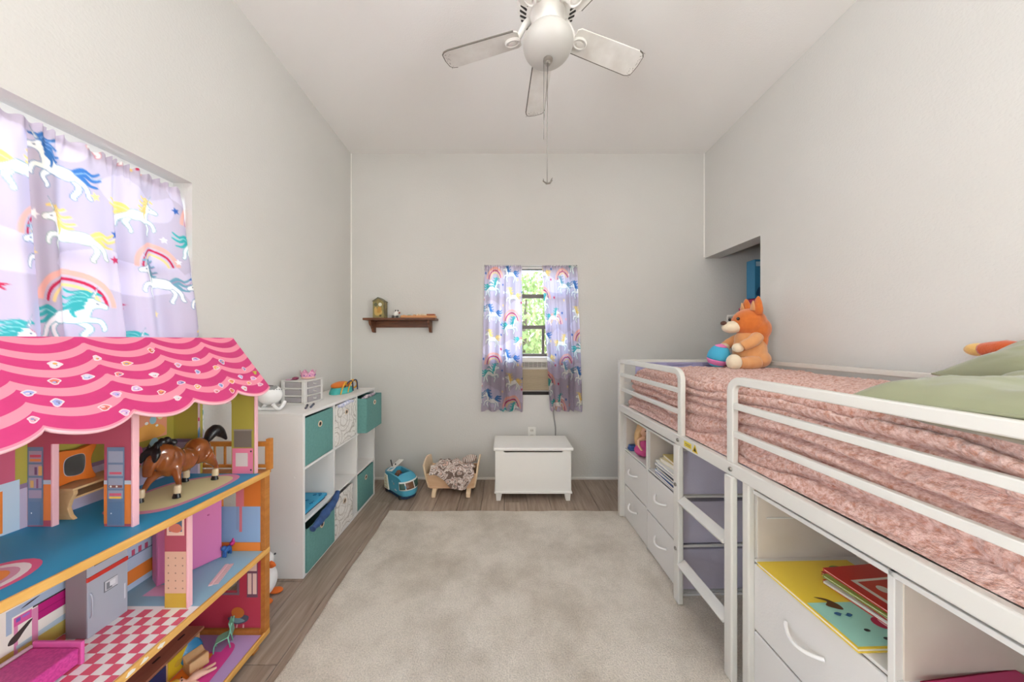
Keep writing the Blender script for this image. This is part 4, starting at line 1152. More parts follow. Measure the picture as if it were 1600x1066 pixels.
# ---- blue toy vehicle
sky_p = mat('sky_blue_plastic', '4fa9c6', .3); wht_p = mat('white_toy_plastic', 'eceae4', .35); navy2 = mat('navy_toy_plastic', '233a5e', .4)
tv = thing('toy_vehicle', 'sky blue toy vehicle with open roof and white framed windscreen', 'toy', (-.895, 2.585, 0), math.radians(-40))
def hull_sec(x, w, zt, zb, open_, n_=10):
    """cross-section outline at x, counter-clockwise; U-shaped when open"""
    P = []
    for i in range(n_ + 1):
        a = PI + PI * i / n_; P.append((x, w * math.copysign(abs(math.cos(a)) ** .55, math.cos(a)), zb + .05 + .05 * math.copysign(abs(math.sin(a)) ** .6, math.sin(a))))
    P = [(x, -w * .9, zt)] + P + [(x, w * .9, zt)]
    if open_:
        iw = w * .74
        P += [(x, iw, zt), (x, iw, zb + .06), (x, -iw, zb + .06), (x, -iw, zt)]
    else:
        P += [(x, w * .6, zt + .008), (x, w * .3, zt + .012), (x, -w * .3, zt + .012), (x, -w * .6, zt + .008)]
    return P
def loft(nm, secs, m):
    n_ = len(secs[0]); mb = MB(); vs = [p for s_ in secs for p in s_]
    fs = [(i * n_ + q, i * n_ + (q + 1) % n_, (i + 1) * n_ + (q + 1) % n_, (i + 1) * n_ + q) for i in range(len(secs) - 1) for q in range(n_)]
    fs += [tuple(range(n_))[::-1], tuple(range((len(secs) - 1) * n_, len(secs) * n_))]
    mb.add(vs, fs); return mb.build(nm, m, tv, smooth=.6)
loft('hull', [hull_sec(x, .082, .178, .022, True) for x in (-.11, -.05, 0, .055)], sky_p)
loft('tail', [hull_sec(x, w_, zt, zb, False) for x, w_, zt, zb in ((-.175, .05, .165, .045), (-.165, .066, .172, .034), (-.14, .078, .176, .026), (-.11, .082, .178, .022))], sky_p)
ns = loft('nose', [hull_sec(x, w_, zt, zb, False) for x, w_, zt, zb in ((.055, .082, .178, .022), (.09, .081, .168, .022), (.12, .076, .150, .023), (.145, .064, .120, .027), (.16, .046, .098, .033), (.168, .028, .085, .04))], sky_p)
nose_pt = lambda a, z, off: ((.085 + (.082 + off) * math.cos(a) * (1.06 - .55 * max(0, z - .085) / .09) , (.083 + off) * math.sin(a), z))
def patch(nm, a0, a1, z0, z1, off, m, par):
    mb = MB(); mb.grid(lambda u, v: nose_pt(a0 + (a1 - a0) * u, z0 + (z1 - z0) * v, off), 10, 4); return mb.build(nm, m, par, smooth=3, solid=.004)
wf = patch('windscreen_frame', -1.32, 1.32, .088, .152, .004, wht_p, tv)
for k, (a0, a1) in enumerate(((-1.2, -.66), (-.56, .16), (.28, 1.15))):
    patch('windscreen_pane', a0, a1, .097, .143, .0075, mat('dark_green_window', '3d5a50', .2) if k != 1 else mat('brown_window', '6d4a34', .2), wf)
mb = MB(); mb.prism(rrect(-.175, .155, -.072, .072, .06, 5), 'z', .012, .03); mb.build('underside', navy2, tv, bevel=.004)
for x in (-.12, .09):
    for sy in (-1, 1):
        mb = MB(); mb.tube([(x, sy * .050, .018), (x, sy * .074, .018)], .018, 16); mb.build('wheel', dark_p, tv, smooth=.8)
mb = MB(); mb.prism([(-.125, .045), (-.05, .045), (-.082, .160), (-.125, .165)], 'y', -.091, -.082); sd = mb.build('side_door', mat('cream_toy_plastic', 'ece4cf', .4), tv, bevel=.002)
for i in range(4):
    mb = MB(); mb.bb(-.118 + .003 * i, -.062 - .008 * i, -.0935, -.0905, .06 + .024 * i, .066 + .024 * i); mb.build('door_step', flat('d6c89a'), sd)
decal('lettering', tv, [('f2f2f0', circ(.045, .075, .012, .006)), ('f2f2f0', rect(.05, .07, .071, .077)), ('8fc9dc', circ(-.005, .13, .012, .009)), ('e0b0a0', circ(.02, .118, .008))], (0, -.0822, 0), (1, 0, 0), (0, 0, 1), (0, -1, 0), base=.001)
for k, (x, y, c, r_) in enumerate(((-.07, .015, '8a5a3a', .028), (-.04, -.02, '6b452f', .022), (.0, .0, '2f4f8e', .024), (.025, .02, '24406f', .022), (.03, -.02, '3a5f9c', .02))):
    mb = MB(); mb.ell((x, y, .145 + .006 * (k % 2)), (r_, r_ * .9, r_), 12, 8); mb.tube([(x, y, .085), (x, y, .14)], r_ * .6, 8); mb.build('passenger_toy', flat(c, .5), tv, smooth=3)
mb = MB(); mb.box((-.15, .03, .192), (.05, .20, .006), (.12, 0, .5)); mb.build('rotor_blade', wht_p, tv, bevel=.002)
mb = MB(); mb.tube([(-.15, .03, .17), (-.15, .03, .205)], .006, 8); mb.build('rotor_mast', dark_p, tv, smooth=.8)
mb = MB(); mb.box((-.165, .0, .215), (.012, .006, .06), (0, -.5, 0)); mb.build('tail_fin', dark_p, tv, bevel=.001)

# ---- wooden wall shelf
walnut = wood('walnut', '5a3420', '7a4a2e', (2, 12, 12), .4, 5, 0, '43261a')
ws = thing('wall_shelf', 'dark brown wooden wall shelf with two scrolled brackets', 'shelf', (-.962, YB, 1.526))
mb = MB(); mb.bb(-.332, .330, -.13, -.001, -.022, 0); mb.build('shelf_board', walnut, ws, bevel=.005)
mb = MB(); mb.bb(-.27, .272, -.014, -.001, -.085, -.0225); mb.build('back_board', walnut, ws)
for x in (-.272, .262):
    P = [(-.001, -.0225), (-.118, -.0225), (-.116, -.045), (-.10, -.065), (-.072, -.082), (-.055, -.105), (-.046, -.128), (-.02, -.134), (-.001, -.134)]
    mb = MB(); mb.prism(P, 'x', x - .011, x + .011); mb.build('bracket', walnut, ws, bevel=.002)
bxm = mat('olive_carved_box', '6d6544', .5, var=(26, '9c8c55', .12), bump=(60, .6, .006))
hb = thing('house_box', 'olive and gold box with a gabled top on the wall shelf', 'box', (-1.158, YB - .065, 1.526))
mb = MB(); mb.prism([(-.05, 0), (.05, 0), (.05, .158), (0, .188), (-.05, .158)], 'y', -.045, .045); bo = mb.build('box_body', bxm, hb, bevel=.002)
mb = MB(); mb.prism([(-.054, .154), (-.05, .148), (0, .178), (.05, .148), (.054, .154), (0, .190)], 'y', -.05, .047); mb.build('gable_roof', mat('grey_green_paint', '6a6a58', .5), hb)
decal('painted_scene', hb, [('8d8150', rect(-.046, .046, .004, .146)), ('c6a25a', catmull([(-.03, .03), (.0, .02), (.035, .04), (.03, .07), (.0, .06), (-.02, .10), (-.035, .08)])), ('b98a3e', catmull([(-.01, .05), (.02, .05), (.03, .09), (.0, .10)])), ('dfe0cf', circ(.018, .122, .016)), ('5c5c40', catmull([(-.04, .12), (-.02, .14), (-.005, .12), (-.02, .105)])), ('4e4a34', circ(.02, .02, .010))], (0, -.0452, 0), (1, 0, 0), (0, 0, 1), (0, -1, 0))
fg = thing('toy_figurine', 'small white and black animal figurine with a red nose tip on the wall shelf', 'figurine', (-1.012, YB - .07, 1.526))
mb = MB(); mb.ell((0, 0, .035), (.026, .022, .022), 16, 10); mb.ell((.012, -.004, .055), (.018, .016, .016), 14, 10); mb.build('body', wht_p, fg, remesh=.004)
for x in (-.022, .014):
    mb = MB(); mb.ell((x, -.008, .012), (.013, .011, .013), 12, 8); mb.build('leg', dark_p, fg, smooth=3)
for x in (.004, .024):
    mb = MB(); mb.ell((x, -.012, .068), (.007, .006, .008), 10, 6); mb.build('ear', dark_p, fg, smooth=3)
mb = MB(); mb.ell((.036, -.006, .048), (.009, .008, .008), 10, 6); mb.build('nose', flat('a24636', .5), fg, smooth=3)
tray_m = wood('tray_pine', 'c98a58', 'd9a06c', (3, 10, 10), .5, 5)
tr = thing('wooden_tray', 'long low wooden tray of blocks on the wall shelf', 'tray', (-.80, YB - .072, 1.526))
mb = MB(); mb.bb(-.155, .16, -.04, .04, 0, .022); mb.build('tray_base', tray_m, tr, bevel=.004)
for i, (x, c, h_) in enumerate(((-.13, 'c98f60', .006), (-.085, '8fa07e', .008), (-.035, 'd9a774', .010), (-.002, 'e8d2b0', .014), (.022, 'e8d6b8', .013), (.046, 'e6d0ac', .014), (.068, 'e8d6b8', .012))):
    mb = MB(); mb.box((x, -.005, .022 + h_ / 2), (.02, .04, h_)); mb.build('block', flat(c), tr, bevel=.002)
mb = MB(); mb.box((.118, -.008, .03), (.075, .05, .014)); mb.build('slider', flat('a35f3a'), tr, bevel=.004)

# ================================================================ ceiling fan
fan_m = mat('fan_white', 'e6e3dd', .4); blade_m = mat('fan_blade', 'e6e4de', .5, var=(14, 'd6d2ca', .2)); grime = mat('blade_grime', '6f6a62', .8)
FX, FY = .182, 1.267
FZ = 2.64
cf = thing('ceiling_fan', 'white five-blade ceiling fan with globe light and pull chains', 'ceiling fan', (FX, FY, CZ(FY)))
Z = lambda z: z - CZ(FY)
mb = MB(); mb.lathe([(.0, Z(CZ(FY)) + .0), (.07, 0), (.068, -.03), (.045, -.06), (.02, -.07), (0, -.07)], n=28); mb.build('canopy', fan_m, cf, smooth=.7)
mb = MB(); mb.tube([(0, 0, -.065), (0, 0, Z(2.88))], .013, 12); mb.build('downrod', fan_m, cf, smooth=.8)
mb = MB(); mb.lathe([(.0, Z(2.885)), (.05, Z(2.88)), (.10, Z(2.862)), (.128, Z(2.83)), (.134, Z(2.79)), (.132, Z(2.755)), (.12, Z(2.725)), (.088, Z(2.705)), (.07, Z(2.70)), (0, Z(2.70))], n=40); mt_ = mb.build('motor_housing', fan_m, cf, smooth=.6)
for i in range(36):
    a = 2 * PI * i / 36; ca, sa = math.cos(a), math.sin(a)
    mb = MB(Matrix.Rotation(a, 4, 'Z')); mb.box((.1045, 0, Z(2.7145)), (.030, .006, .006), (0, -.58, 0)); mb.build('vent_slot', drk, mt_)
mb = MB(); mb.lathe([(.07, Z(2.705)), (.075, Z(2.695)), (.062, Z(2.675)), (.058, Z(2.612)), (0, Z(2.612))], n=32); mb.build('light_fitter', fan_m, cf, smooth=.6)
globe_m = mat('opal_glass', 'c6c3bc', .4, var=(8, 'bebbb4'))
mb = MB(); GZ = 2.580
prof = [(.0, -.066)] + [(.106 * math.sin(PI * i / 18) ** .9, -.066 * math.cos(PI * i / 18)) for i in range(1, 10)] + [(.104, .008), (.094, .022), (.078, .032), (.06, .038)]
mb.lathe([(r_, Z(GZ) + z_) for r_, z_ in prof], n=40); mb.build('globe', globe_m, cf, smooth=3)
mb = MB(); mb.lathe([(0, -.016), (.010, -.014), (.012, -.008), (.010, -.003), (.020, .002), (.020, .008), (0, .010)], (0, -.0, Z(GZ - .074)), 18); mb.build('finial', mat('satin_nickel', 'a9a49c', .35, metal=.7), cf, smooth=.8)
def blade(ang):
    a = math.radians(ang); R = Matrix.Rotation(a, 4, 'Z')
    pitch = math.radians(-11)
    M_ = R @ Matrix.Translation((0, 0, Z(FZ))) @ Matrix.Rotation(pitch, 4, 'X')
    pts = [(.125, -.038), (.14, -.048)] + [(.30, -.052), (.445, -.055), (.466, -.050), (.478, -.038), (.482, 0), (.478, .038), (.466, .050), (.445, .055), (.30, .052)] + [(.14, .048), (.125, .038)]
    mb = MB(M_); mb.prism(pts, 'z', -.003, .003); b = mb.build('blade', blade_m, cf, bevel=.0015)
    mb = MB(M_); mb.tube([(p[0], p[1], -.0005) for p in pts[3:12]], .0032, 6); mb.build('edge_grime', grime, b)
    rd = random.Random(ang)
    mb = MB(M_)
    for _ in range(26):
        x, y = .478 - abs(rd.gauss(0, .016)), rd.uniform(-.055, .055); mb.add([(x - .002, y - .001, -.0034), (x + .002, y - .0015, -.0034), (x + .0015, y + .002, -.0034)], [(0, 1, 2)])
    o = mb.build('dust_specks', grime, b); o['kind'] = 'stuff'
    mb = MB(M_); mb.prism(circ(.155, 0, .036, .024, 24), 'z', -.010, -.003); ir = mb.build('blade_iron', fan_m, cf, bevel=.003)
    mb = MB(M_); mb.tube([(.155 + .030 * math.cos(t), .019 * math.sin(t), -.011) for t in [2 * PI * i / 24 for i in range(24)]], .004, 8, closed=True); mb.build('iron_ring', fan_m, ir, smooth=3)
    mb = MB(M_); mb.prism(circ(.155, 0, .017, .010, 20), 'z', -.014, -.009); mb.build('iron_medallion', fan_m, ir, bevel=.002)
    mb = MB(R); mb.tube([(.08, 0, Z(2.705)), (.10, 0, Z(2.69)), (.125, 0, Z(FZ + .012)), (.145, 0, Z(FZ) - .004)], [.016, .014, .013, .012], 10); mb.build('iron_arm', fan_m, ir, smooth=3)
for ang in (91, 163, 235, 307, 20): blade(ang)
chain_m = mat('bead_chain', '8f8a83', .4, metal=.6)
mb = MB(); mb.tube([(-.004, -.012, Z(GZ - .085)), (-.005, -.013, Z(1.985))], .0016, 6); c1_ = mb.build('pull_chain', chain_m, cf, smooth=3)
mb = MB(); mb.tube([(-.018, -.008, Z(GZ - .075)), (-.019, -.008, Z(2.17))], .0013, 6); mb.build('pull_chain', chain_m, cf, smooth=3)
mb = MB(); mb.tube([(.0, -.014, Z(GZ - .085)), (-.012, -.014, Z(2.32)), (-.018, -.009, Z(2.25))], .0013, 6); mb.build('pull_chain', chain_m, cf, smooth=3)
mb = MB()
mb.tube([(-.022, -.013, Z(1.992)), (-.008, -.013, Z(1.982)), (.006, -.013, Z(1.984)), (.016, -.013, Z(1.996))], [.002, .004, .0045, .002], 8)
mb.prism([(-.024, Z(1.990)), (-.018, Z(1.990)), (-.021, Z(2.004))], 'y', -.0145, -.0115)
mb.prism([(.004, Z(1.985)), (.012, Z(1.987)), (.018, Z(2.006)), (.012, Z(2.000))], 'y', -.016, -.010)
mb.build('chain_ornament', grime, cf, smooth=.8)
# ================================================================ dollhouse
DX, DY0, DY1 = -1.05, .10, 1.3125            # open front plane, near and far end
dh = thing('dollhouse', 'three-storey wooden dollhouse with pink scalloped roof and printed rooms', 'dollhouse', (DX, DY0, 0))
DT = Matrix.Translation((-DX, -DY0, 0))
pine = wood('dollhouse_pine', 'd29a4a', 'e4b266', (10, 1.5, 10), .45, 4)
pine_d = wood('dollhouse_pine_dark', 'a9682a', 'bf7c38', (10, 1.5, 10), .5, 4)
ply = mat('plywood_underside', 'd9b47c', .7, var=(12, 'cfa86e'))
lpk = mat('light_pink_edge', 'f0b9c0', .5); mar = mat('rose_board', 'b85468', .55)
def D(): return MB(DT)
def dpart(nm, m, x0, x1, y0, y1, z0, z1, b=.0015, par=None):
    mb = D(); mb.bb(x0, x1, y0, y1, z0, z1); return mb.build(nm, m, par or dh, bevel=b)
def lift(h, k=1.10, a=8): return ''.join('%02x' % int(min(245, v * k + a)) for v in hexrgb(h))
def ddec(nm, par, polys, O, U, V, N, **k):
    O = DT @ Vector(O); polys = [(lift(c), p) for c, p in polys]; return decal(nm, par, polys, O, U, V, N, **k)
F1, F2, F3 = .05, .407, .747
XB, XT = -1.378, -1.43                        # back wall of lower storeys / of the top storey
# floors
fb1 = dpart('floor_board', pine_d, -1.44, DX, DY0, DY1, F1 - .02, F1)
fb2 = dpart('floor_board', pine_d, -1.44, DX, DY0, DY1, F2 - .014, F2)
fb3 = dpart('floor_board', pine_d, -1.44, DX, DY0, DY1 + .03, F3 - .014, F3)
for f in (F1, F2, F3): dpart('front_trim', pine, DX, DX + .010, DY0, DY1 + .012, f - .020, f + .004, .003)
for y in (DY0 + .03, DY1 - .06):
    for x in (-1.42, DX - .03): dpart('foot', pine_d, x, x + .025, y, y + .03, .0, F1 - .02)
# back walls
bw1 = dpart('back_panel', mar, XB - .012, XB, DY0, DY1, F1, F2 - .014, 0)
bw2 = dpart('back_panel', mat('cream_board', 'ded8cf', .6), XB - .012, XB, DY0, DY1, F2, F3 - .014, 0)
bw3 = dpart('back_panel', mat('olive_board', 'b3a648', .6), XT - .012, XT, DY0, 1.30, F3, 1.19, 0)
# end walls
def dslab(nm, m, y0, y1, x0, x1, z0, z1, holes):
    o = holed_slab(nm, m, 'y', y0, y1, x0, x1, z0, z1, holes, dh); o.data.transform(DT); return o
w1 = dslab('end_wall', mat('crimson_board', 'bf3f54', .55), DY1 - .012, DY1, XB, DX - .012, F1, F2 - .014, [(-1.252, -1.165, .225, .335)])
w2 = dslab('end_wall', mat('tangerine_board', 'd97a2c', .55), DY1 - .012, DY1, XB, DX - .012, F2, F3 - .014, [(-1.236, -1.170, .52, .66)])
w3 = dslab('end_wall', mat('olive_board', 'b3a648', .55), 1.29, 1.30, XT, -1.080, F3, 1.19, [(-1.315, -1.180, F3 - .01, 1.05)])
nw = dpart('near_wall', mar, -1.44, DX - .012, DY0, DY0 + .012, F1, 1.19, 0)
dpart('front_post', pine_d, DX - .012, DX + .008, DY1 - .014, DY1 + .012, F1, F3 + .0)
dpart('front_post', pine_d, DX - .012, DX + .008, DY0, DY0 + .02, F1, F3)
dpart('edge_trim', lpk, -1.081, -1.074, 1.287, 1.301, F3, 1.155)
# balcony railing beyond the far end
bal = wood('balcony_pine', 'b5702c', 'c98239', (10, 1.5, 10), .45, 4)
dpart('balcony_rail', bal, -1.40, DX + .005, 1.325, 1.340, .852, .872); dpart('balcony_rail', bal, -1.40, DX + .005, 1.327, 1.338, .757, .770)
for i in range(8): dpart('baluster', bal, -1.39 + i * .046, -1.382 + i * .046, 1.329, 1.336, .770, .852)
dpart('balcony_post', bal, DX - .012, DX + .008, 1.3265, 1.345, F3, .885)
# top storey partition with doorway
P = [(XT, F3), (-1.355, F3), (-1.355, 1.0136), (-1.20, 1.0136), (-1.20, F3), (-1.115, F3), (-1.115, 1.205), (-1.20, 1.318), (XT, 1.19)]
mb = D(); mb.prism(P, 'y', .895, .905); pt3 = mb.build('partition_wall', mar, dh)
dpart('edge_trim', lpk, -1.117, -1.110, .892, .908, F3, 1.20); dpart('edge_trim', lpk, -1.358, -1.352, .893, .907, F3, 1.0136); 
def bookcase(x0, x1, kind):
    w_ = x1 - x0; o = [('5f7590', rect(x0, x1, .770, 1.005))]
    zs = [.995, .955, .915, .878, .848]
    for k in range(4):
        o.append(('8a93a4' if kind else '97879c', rect(x0 + .004, x1 - .004, zs[k + 1] + .004, zs[k] - .002)))
    if kind == 0:
        o += [('b8485e', rect(x0 + .008, x1 - .006, .974, .982)), ('c47a4a', rect(x0 + .008, x1 - .006, .962, .970)), ('6a4a6e', rect(x0 + .022, x0 + .030, .922, .945)), ('c9a05c', rect(x0 + .034, x0 + .045, .920, .948)), ('c9a05c', rect(x0 + .01, x0 + .02, .884, .905)), ('7d4a6a', rect(x0 + .028, x0 + .034, .882, .91))]
    else:
        o += [('c05468', rect(x0 + .008, x1 - .008, .924, .931)), ('7a4a44', rect(x0 + .006, x1 - .006, .884, .892)), ('e6dccc', circ(x0 + .012, .888, .003)), ('e6dccc', circ(x0 + .03, .888, .003)), ('c05468', rect(x0 + .008, x1 - .008, .860, .868)), ('d9b24a', rect(x0 + .008, x1 - .008, .852, .858))]
    o += [('54708f', rect(x0 + .006, x1 - .006, .776, .842)), ('dfe6ea', circ(x0 + .014, .808, .002))]
    return o
pol = [('a8b2bd', rect(XT, -1.358, F3 + .001, .765)), ('cf7430', rect(XT, -1.358, .785, .893)), ('9fb0bf', rect(XT, -1.358, .893, .906)), ('a8b2bd', rect(-1.20, -1.118, F3 + .001, .765)), ('cf7430', rect(-1.20, -1.118, .775, .893)), ('a8b2bd', rect(-1.20, -1.118, .893, .905))]
pol += bookcase(-1.428, -1.381, 0) + bookcase(-1.188, -1.136, 1)
ddec('wall_print', pt3, pol, (0, .895, 0), (1, 0, 0), (0, 0, 1), (0, -1, 0), step=.00012)
# top storey back wall print (u = y, v = z)
pol = [('a99cb0', rect(.12, 1.29, F3 + .001, .885)), ('7d6580', rect(.12, 1.29, .885, .899)),
       ('b0506a', rect(.12, .872, .905, 1.18)), ('a9bac8', rect(.12, .880, F3 + .001, .915)), ('d2742c', rect(.60, .850, .775, .895)), ('d2742c', rect(.2, .57, .775, .895)),
       ('7f9cb0', rect(.955, .985, 1.005, 1.02)),
       ('d99074', rect(1.10, 1.262, .925, 1.12)), ('dd9a4a', catmull([(1.12, .935), (1.2, .925), (1.255, .94), (1.24, .975), (1.18, .985)])), ('8fb8c8', circ(1.212, 1.0, .012, .016)), ('ecd9a0', circ(1.238, 1.01, .010, .013)), ('f0e6e0', circ(1.19, .992, .006)), ('f0e6e0', circ(1.225, .975, .005)),
       ('c4628a', catmull([(1.10, .81), (1.165, .825), (1.175, .90), (1.14, .91), (1.10, .87)])), ('8fb4c4', circ(1.215, .905, .016, .022)), ('9fc0cc', [(1.205, .87), (1.225, .87), (1.218, .90), (1.212, .90)]), ('7f9cb4', rect(1.165, 1.27, .862, .870)), ('d4803a', rect(1.195, 1.25, .835, .860)), ('8f9ab0', rect(1.17, 1.265, .828, .834))]
ddec('wall_print', bw3, pol, (XT, 0, 0), (0, 1, 0), (0, 0, 1), (1, 0, 0))
# far end wall print
pol = [('a99cb0', rect(XT, -1.325, F3 + .001, .885)), ('7d6580', rect(XT, -1.325, .885, .899)), ('f0c0c8', rect(-1.325, -1.315, F3 + .001, 1.06)), ('f0c0c8', rect(-1.315, -1.18, 1.05, 1.06)), ('c23a6a', rect(-1.323, -1.317, .975, .99)), ('5a9ac0', catmull([(-1.323, .93), (-1.317, .95), (-1.317, .91), (-1.323, .90)])),
       ('6a6058', rect(-1.168, -1.092, .862, .935)), ('8a7f76', rect(-1.170, -1.088, .933, .940)), ('d0708c', rect(-1.175, -1.085, F3 + .001, .858)), ('c2b6b4', rect(-1.160, -1.108, .78, .838)), ('3a3034', circ(-1.094, .845, .004)), ('3a3034', circ(-1.094, .765, .004))]
ddec('wall_print', w3, pol, (0, 1.29, 0), (1, 0, 0), (0, 0, 1), (0, -1, 0))
# top floor print
pol = [('1f84ae', rect(-1.43, DX - .002, DY0, 1.29)),
       ('c57f9c', catmull([(-1.29, .96), (-1.13, .98), (-1.095, 1.12), (-1.11, 1.25), (-1.2, 1.28), (-1.33, 1.2), (-1.34, 1.05)])), ('c9c293', catmull([(-1.28, .98), (-1.145, 1.0), (-1.112, 1.12), (-1.125, 1.235), (-1.2, 1.262), (-1.315, 1.19), (-1.325, 1.06)])),
       ('c9527a', circ(-1.19, .66, .085, .095, 28)), ('d9d0d0', circ(-1.19, .66, .072, .08, 28)), ('c08aa0', circ(-1.19, .66, .058, .065, 28)), ('dc8234', circ(-1.19, .66, .046, .052, 28))]
ddec('floor_print', fb3, pol, (0, 0, F3), (1, 0, 0), (0, 1, 0), (0, 0, 1))
# middle storey: back wall, floor, end wall, partition pillar
pol = [('d8d2ca', rect(.12, .99, F2 + .001, .73)), ('c2b25a', rect(.12, .99, F2 + .001, .455)), ('96a8bc', rect(.825, .99, .548, .572)), ('96a8bc', rect(.825, .835, .505, .55)), ('332a2c', rect(.872, .99, .543, .548)), ('a9186a', rect(.8815, .99, .498, .543)), ('7d1450', rect(.8815, .99, .519, .521)), ('c4508f', rect(.838, .870, .518, .543)), ('6a5aa8', rect(.842, .850, .528, .539)), ('8a6ab8', rect(.853, .866, .532, .538)), ('c87fa2', rect(.838, .845, .44, .518)),
       ('a9bac4', [(.842, .450), (.99, .452), (.99, .474), (.842, .462)]), ('c87fa2', rect(.870, .8815, .432, .540)),
       ('3a2f2e', catmull([(.828, .476), (.842, .474), (.856, .492), (.871, .512), (.864, .514), (.848, .502), (.832, .490)])), ('332a2c', catmull([(.850, .560), (.866, .562), (.886, .570), (.866, .567)]))]
for i in range(7):
    for j in range(6): pol.append(('b9b0a6', circ(.80 + i * .022, .585 + j * .02, .0014, n=6)))
pol += [('a9b6c8', rect(1.035, 1.30, F2 + .001, .73)), ('5a6a88', rect(1.035, 1.30, .565, .570)), ('5a6a88', rect(1.035, 1.30, .525, .529)), ('b04a66', rect(1.10, 1.11, .529, .55)), ('b04a66', rect(1.12, 1.13, .529, .552)), ('b04a66', rect(1.14, 1.15, .529, .55)), ('d2762c', rect(1.035, 1.30, .43, .48))]
ddec('wall_print', bw2, pol, (XB, 0, 0), (0, 1, 0), (0, 0, 1), (1, 0, 0), step=.00006)
pol = [('7fa9bb', rect(XB, DX - .002, 1.03, 1.30)), ('c99aba', rect(-1.30, -1.22, 1.07, 1.12)), ('e9e0da', rect(XB, DX - .002, DY0, 1.03))]
s_ = .030
for i in range(11):
    for j in range(32):
        if (i + j) % 2: continue
        x, y = -1.376 + i * s_, DY0 + .005 + j * s_ * .95
        x1, y1 = min(x + s_, DX - .003), min(y + s_ * .95, 1.03)
        pol.append(('c4506a', [(x, y), (x1, y), (x1, y1), (x, y1)]))
ddec('floor_print', fb2, pol, (0, 0, F2), (1, 0, 0), (0, 1, 0), (0, 0, 1), step=.000004)
pol = [('7f9cbc', rect(XB, DX - .014, .445, .60)), ('c26a72', rect(-1.26, -1.236, .47, .70)), ('c26a72', rect(-1.170, -1.135, .60, .70)), ('c26a72', rect(-1.155, -1.143, .49, .61)), ('c26a72', rect(-1.26, -1.14, .66, .73)), ('7a8fb0', rect(-1.168, -1.158, .50, .60)), ('d97a2c', rect(XB, DX - .014, F2 + .001, .445))]
ddec('wall_print', w2, pol, (0, DY1 - .012, 0), (1, 0, 0), (0, 0, 1), (0, -1, 0))
P = [(-1.166, F2), (-1.088, F2), (-1.088, F3 - .014), (XB, F3 - .014), (XB, .69), (-1.166, .69)]
mb = D(); mb.prism(P, 'y', 1.024, 1.034); pt2 = mb.build('partition_wall', mar, dh)
pol = [('c9a58c', rect(-1.165, -1.09, F2 + .05, .60)), ('b89a34', rect(-1.165, -1.09, F2 + .001, F2 + .05)), ('d9b8a8', rect(-1.158, -1.098, .655, .722)), ('3f5f7a', rect(-1.150, -1.106, .668, .715)), ('c4705a', catmull([(-1.15, .672), (-1.12, .665), (-1.106, .68), (-1.12, .695), (-1.145, .69)]))]
for i in range(3):
    for j in range(5): pol.append(('8a6a5c', circ(-1.152 + i * .025, .475 + j * .026, .0028, n=6)))
ddec('wall_print', pt2, pol, (0, 1.024, 0), (1, 0, 0), (0, 0, 1), (0, -1, 0), step=.0001)
dpart('edge_trim', lpk, -1.090, -1.083, 1.021, 1.037, F2, F3 - .014)
# ground storey prints
pol = [('6e5a66', rect(-1.262, -1.155, .215, .225)), ('6e5a66', rect(-1.262, -1.252, .215, .345)), ('6e5a66', rect(-1.165, -1.155, .215, .345)), ('6e4a5a', rect(-1.122, -1.075, .205, .37)), ('d2b8ac', rect(-1.118, -1.079, .32, .36)), ('d2b8ac', rect(-1.118, -1.101, .22, .31)), ('d2b8ac', rect(-1.096, -1.079, .22, .31)),
       ('4a4a58', catmull([(-1.205, .115), (-1.17, .09), (-1.125, .10), (-1.115, .125), (-1.16, .13)])), ('6f8f94', catmull([(-1.195, .11), (-1.165, .095), (-1.13, .105), (-1.16, .118)])), ('b8662c', circ(-1.16, .14, .028, .024)), ('c9a0a0', [(-1.17, .07), (-1.165, .09), (-1.16, .09), (-1.163, .07)]), ('c9a0a0', [(-1.14, .07), (-1.138, .09), (-1.132, .09), (-1.133, .07)]), ('8a5224', rect(XB, DX - .013, F1 + .0005, .075))]
ddec('wall_print', w1, pol, (0, DY1 - .012, 0), (1, 0, 0), (0, 0, 1), (0, -1, 0))
dpart('skirting', pine_d, XB, DX - .012, DY1 - .020, DY1 - .012, F1, F1 + .018, .001)
pol = [('a58ab8', rect(XB, DX - .002, DY0, 1.29)), ('c23a86', catmull([(-1.22, 1.25), (-1.13, 1.25), (-1.105, 1.15), (-1.10, .9), (-1.12, .6), (-1.3, .6), (-1.3, 1.2)])), ('d9782c', [(-1.25, 1.215), (-1.185, 1.215), (-1.15, 1.05), (-1.14, .7), (-1.25, .7)]), ('8a6f9a', rect(XB, -1.16, 1.22, 1.29))]
ddec('floor_print', fb1, pol, (0, 0, F1), (1, 0, 0), (0, 1, 0), (0, 0, 1))
# chipped white paint on the front edge of the middle floor
rd = random.Random(12)
for y in (.905, .865, .83, .79, .735, .70):
    mb = D(); n_ = 9
    pts = [(y + (.009 + rd.uniform(-.005, .006)) * math.cos(2 * PI * i / n_), F2 - .006 + (.006 + rd.uniform(-.0035, .0035)) * math.sin(2 * PI * i / n_)) for i in range(n_)]
    mb.prism([(p[0], p[1]) for p in pts], 'x', DX + .0095, DX + .0108); mb.build('chipped_paint', flat('ece6da'), dh)

# the top floor rises a little towards the near end
TS = .046
tiltM = Matrix.Identity(4); tiltM[2][1] = -TS; tiltM[2][3] = TS * (DY1 - DY0)
for o in dh.children:
    if o is fb3 or (o.name.startswith('front_trim') and min(v.co.z for v in o.data.vertices) > .7):
        o.data.transform(tiltM)
        for c in o.children: c.data.transform(tiltM)
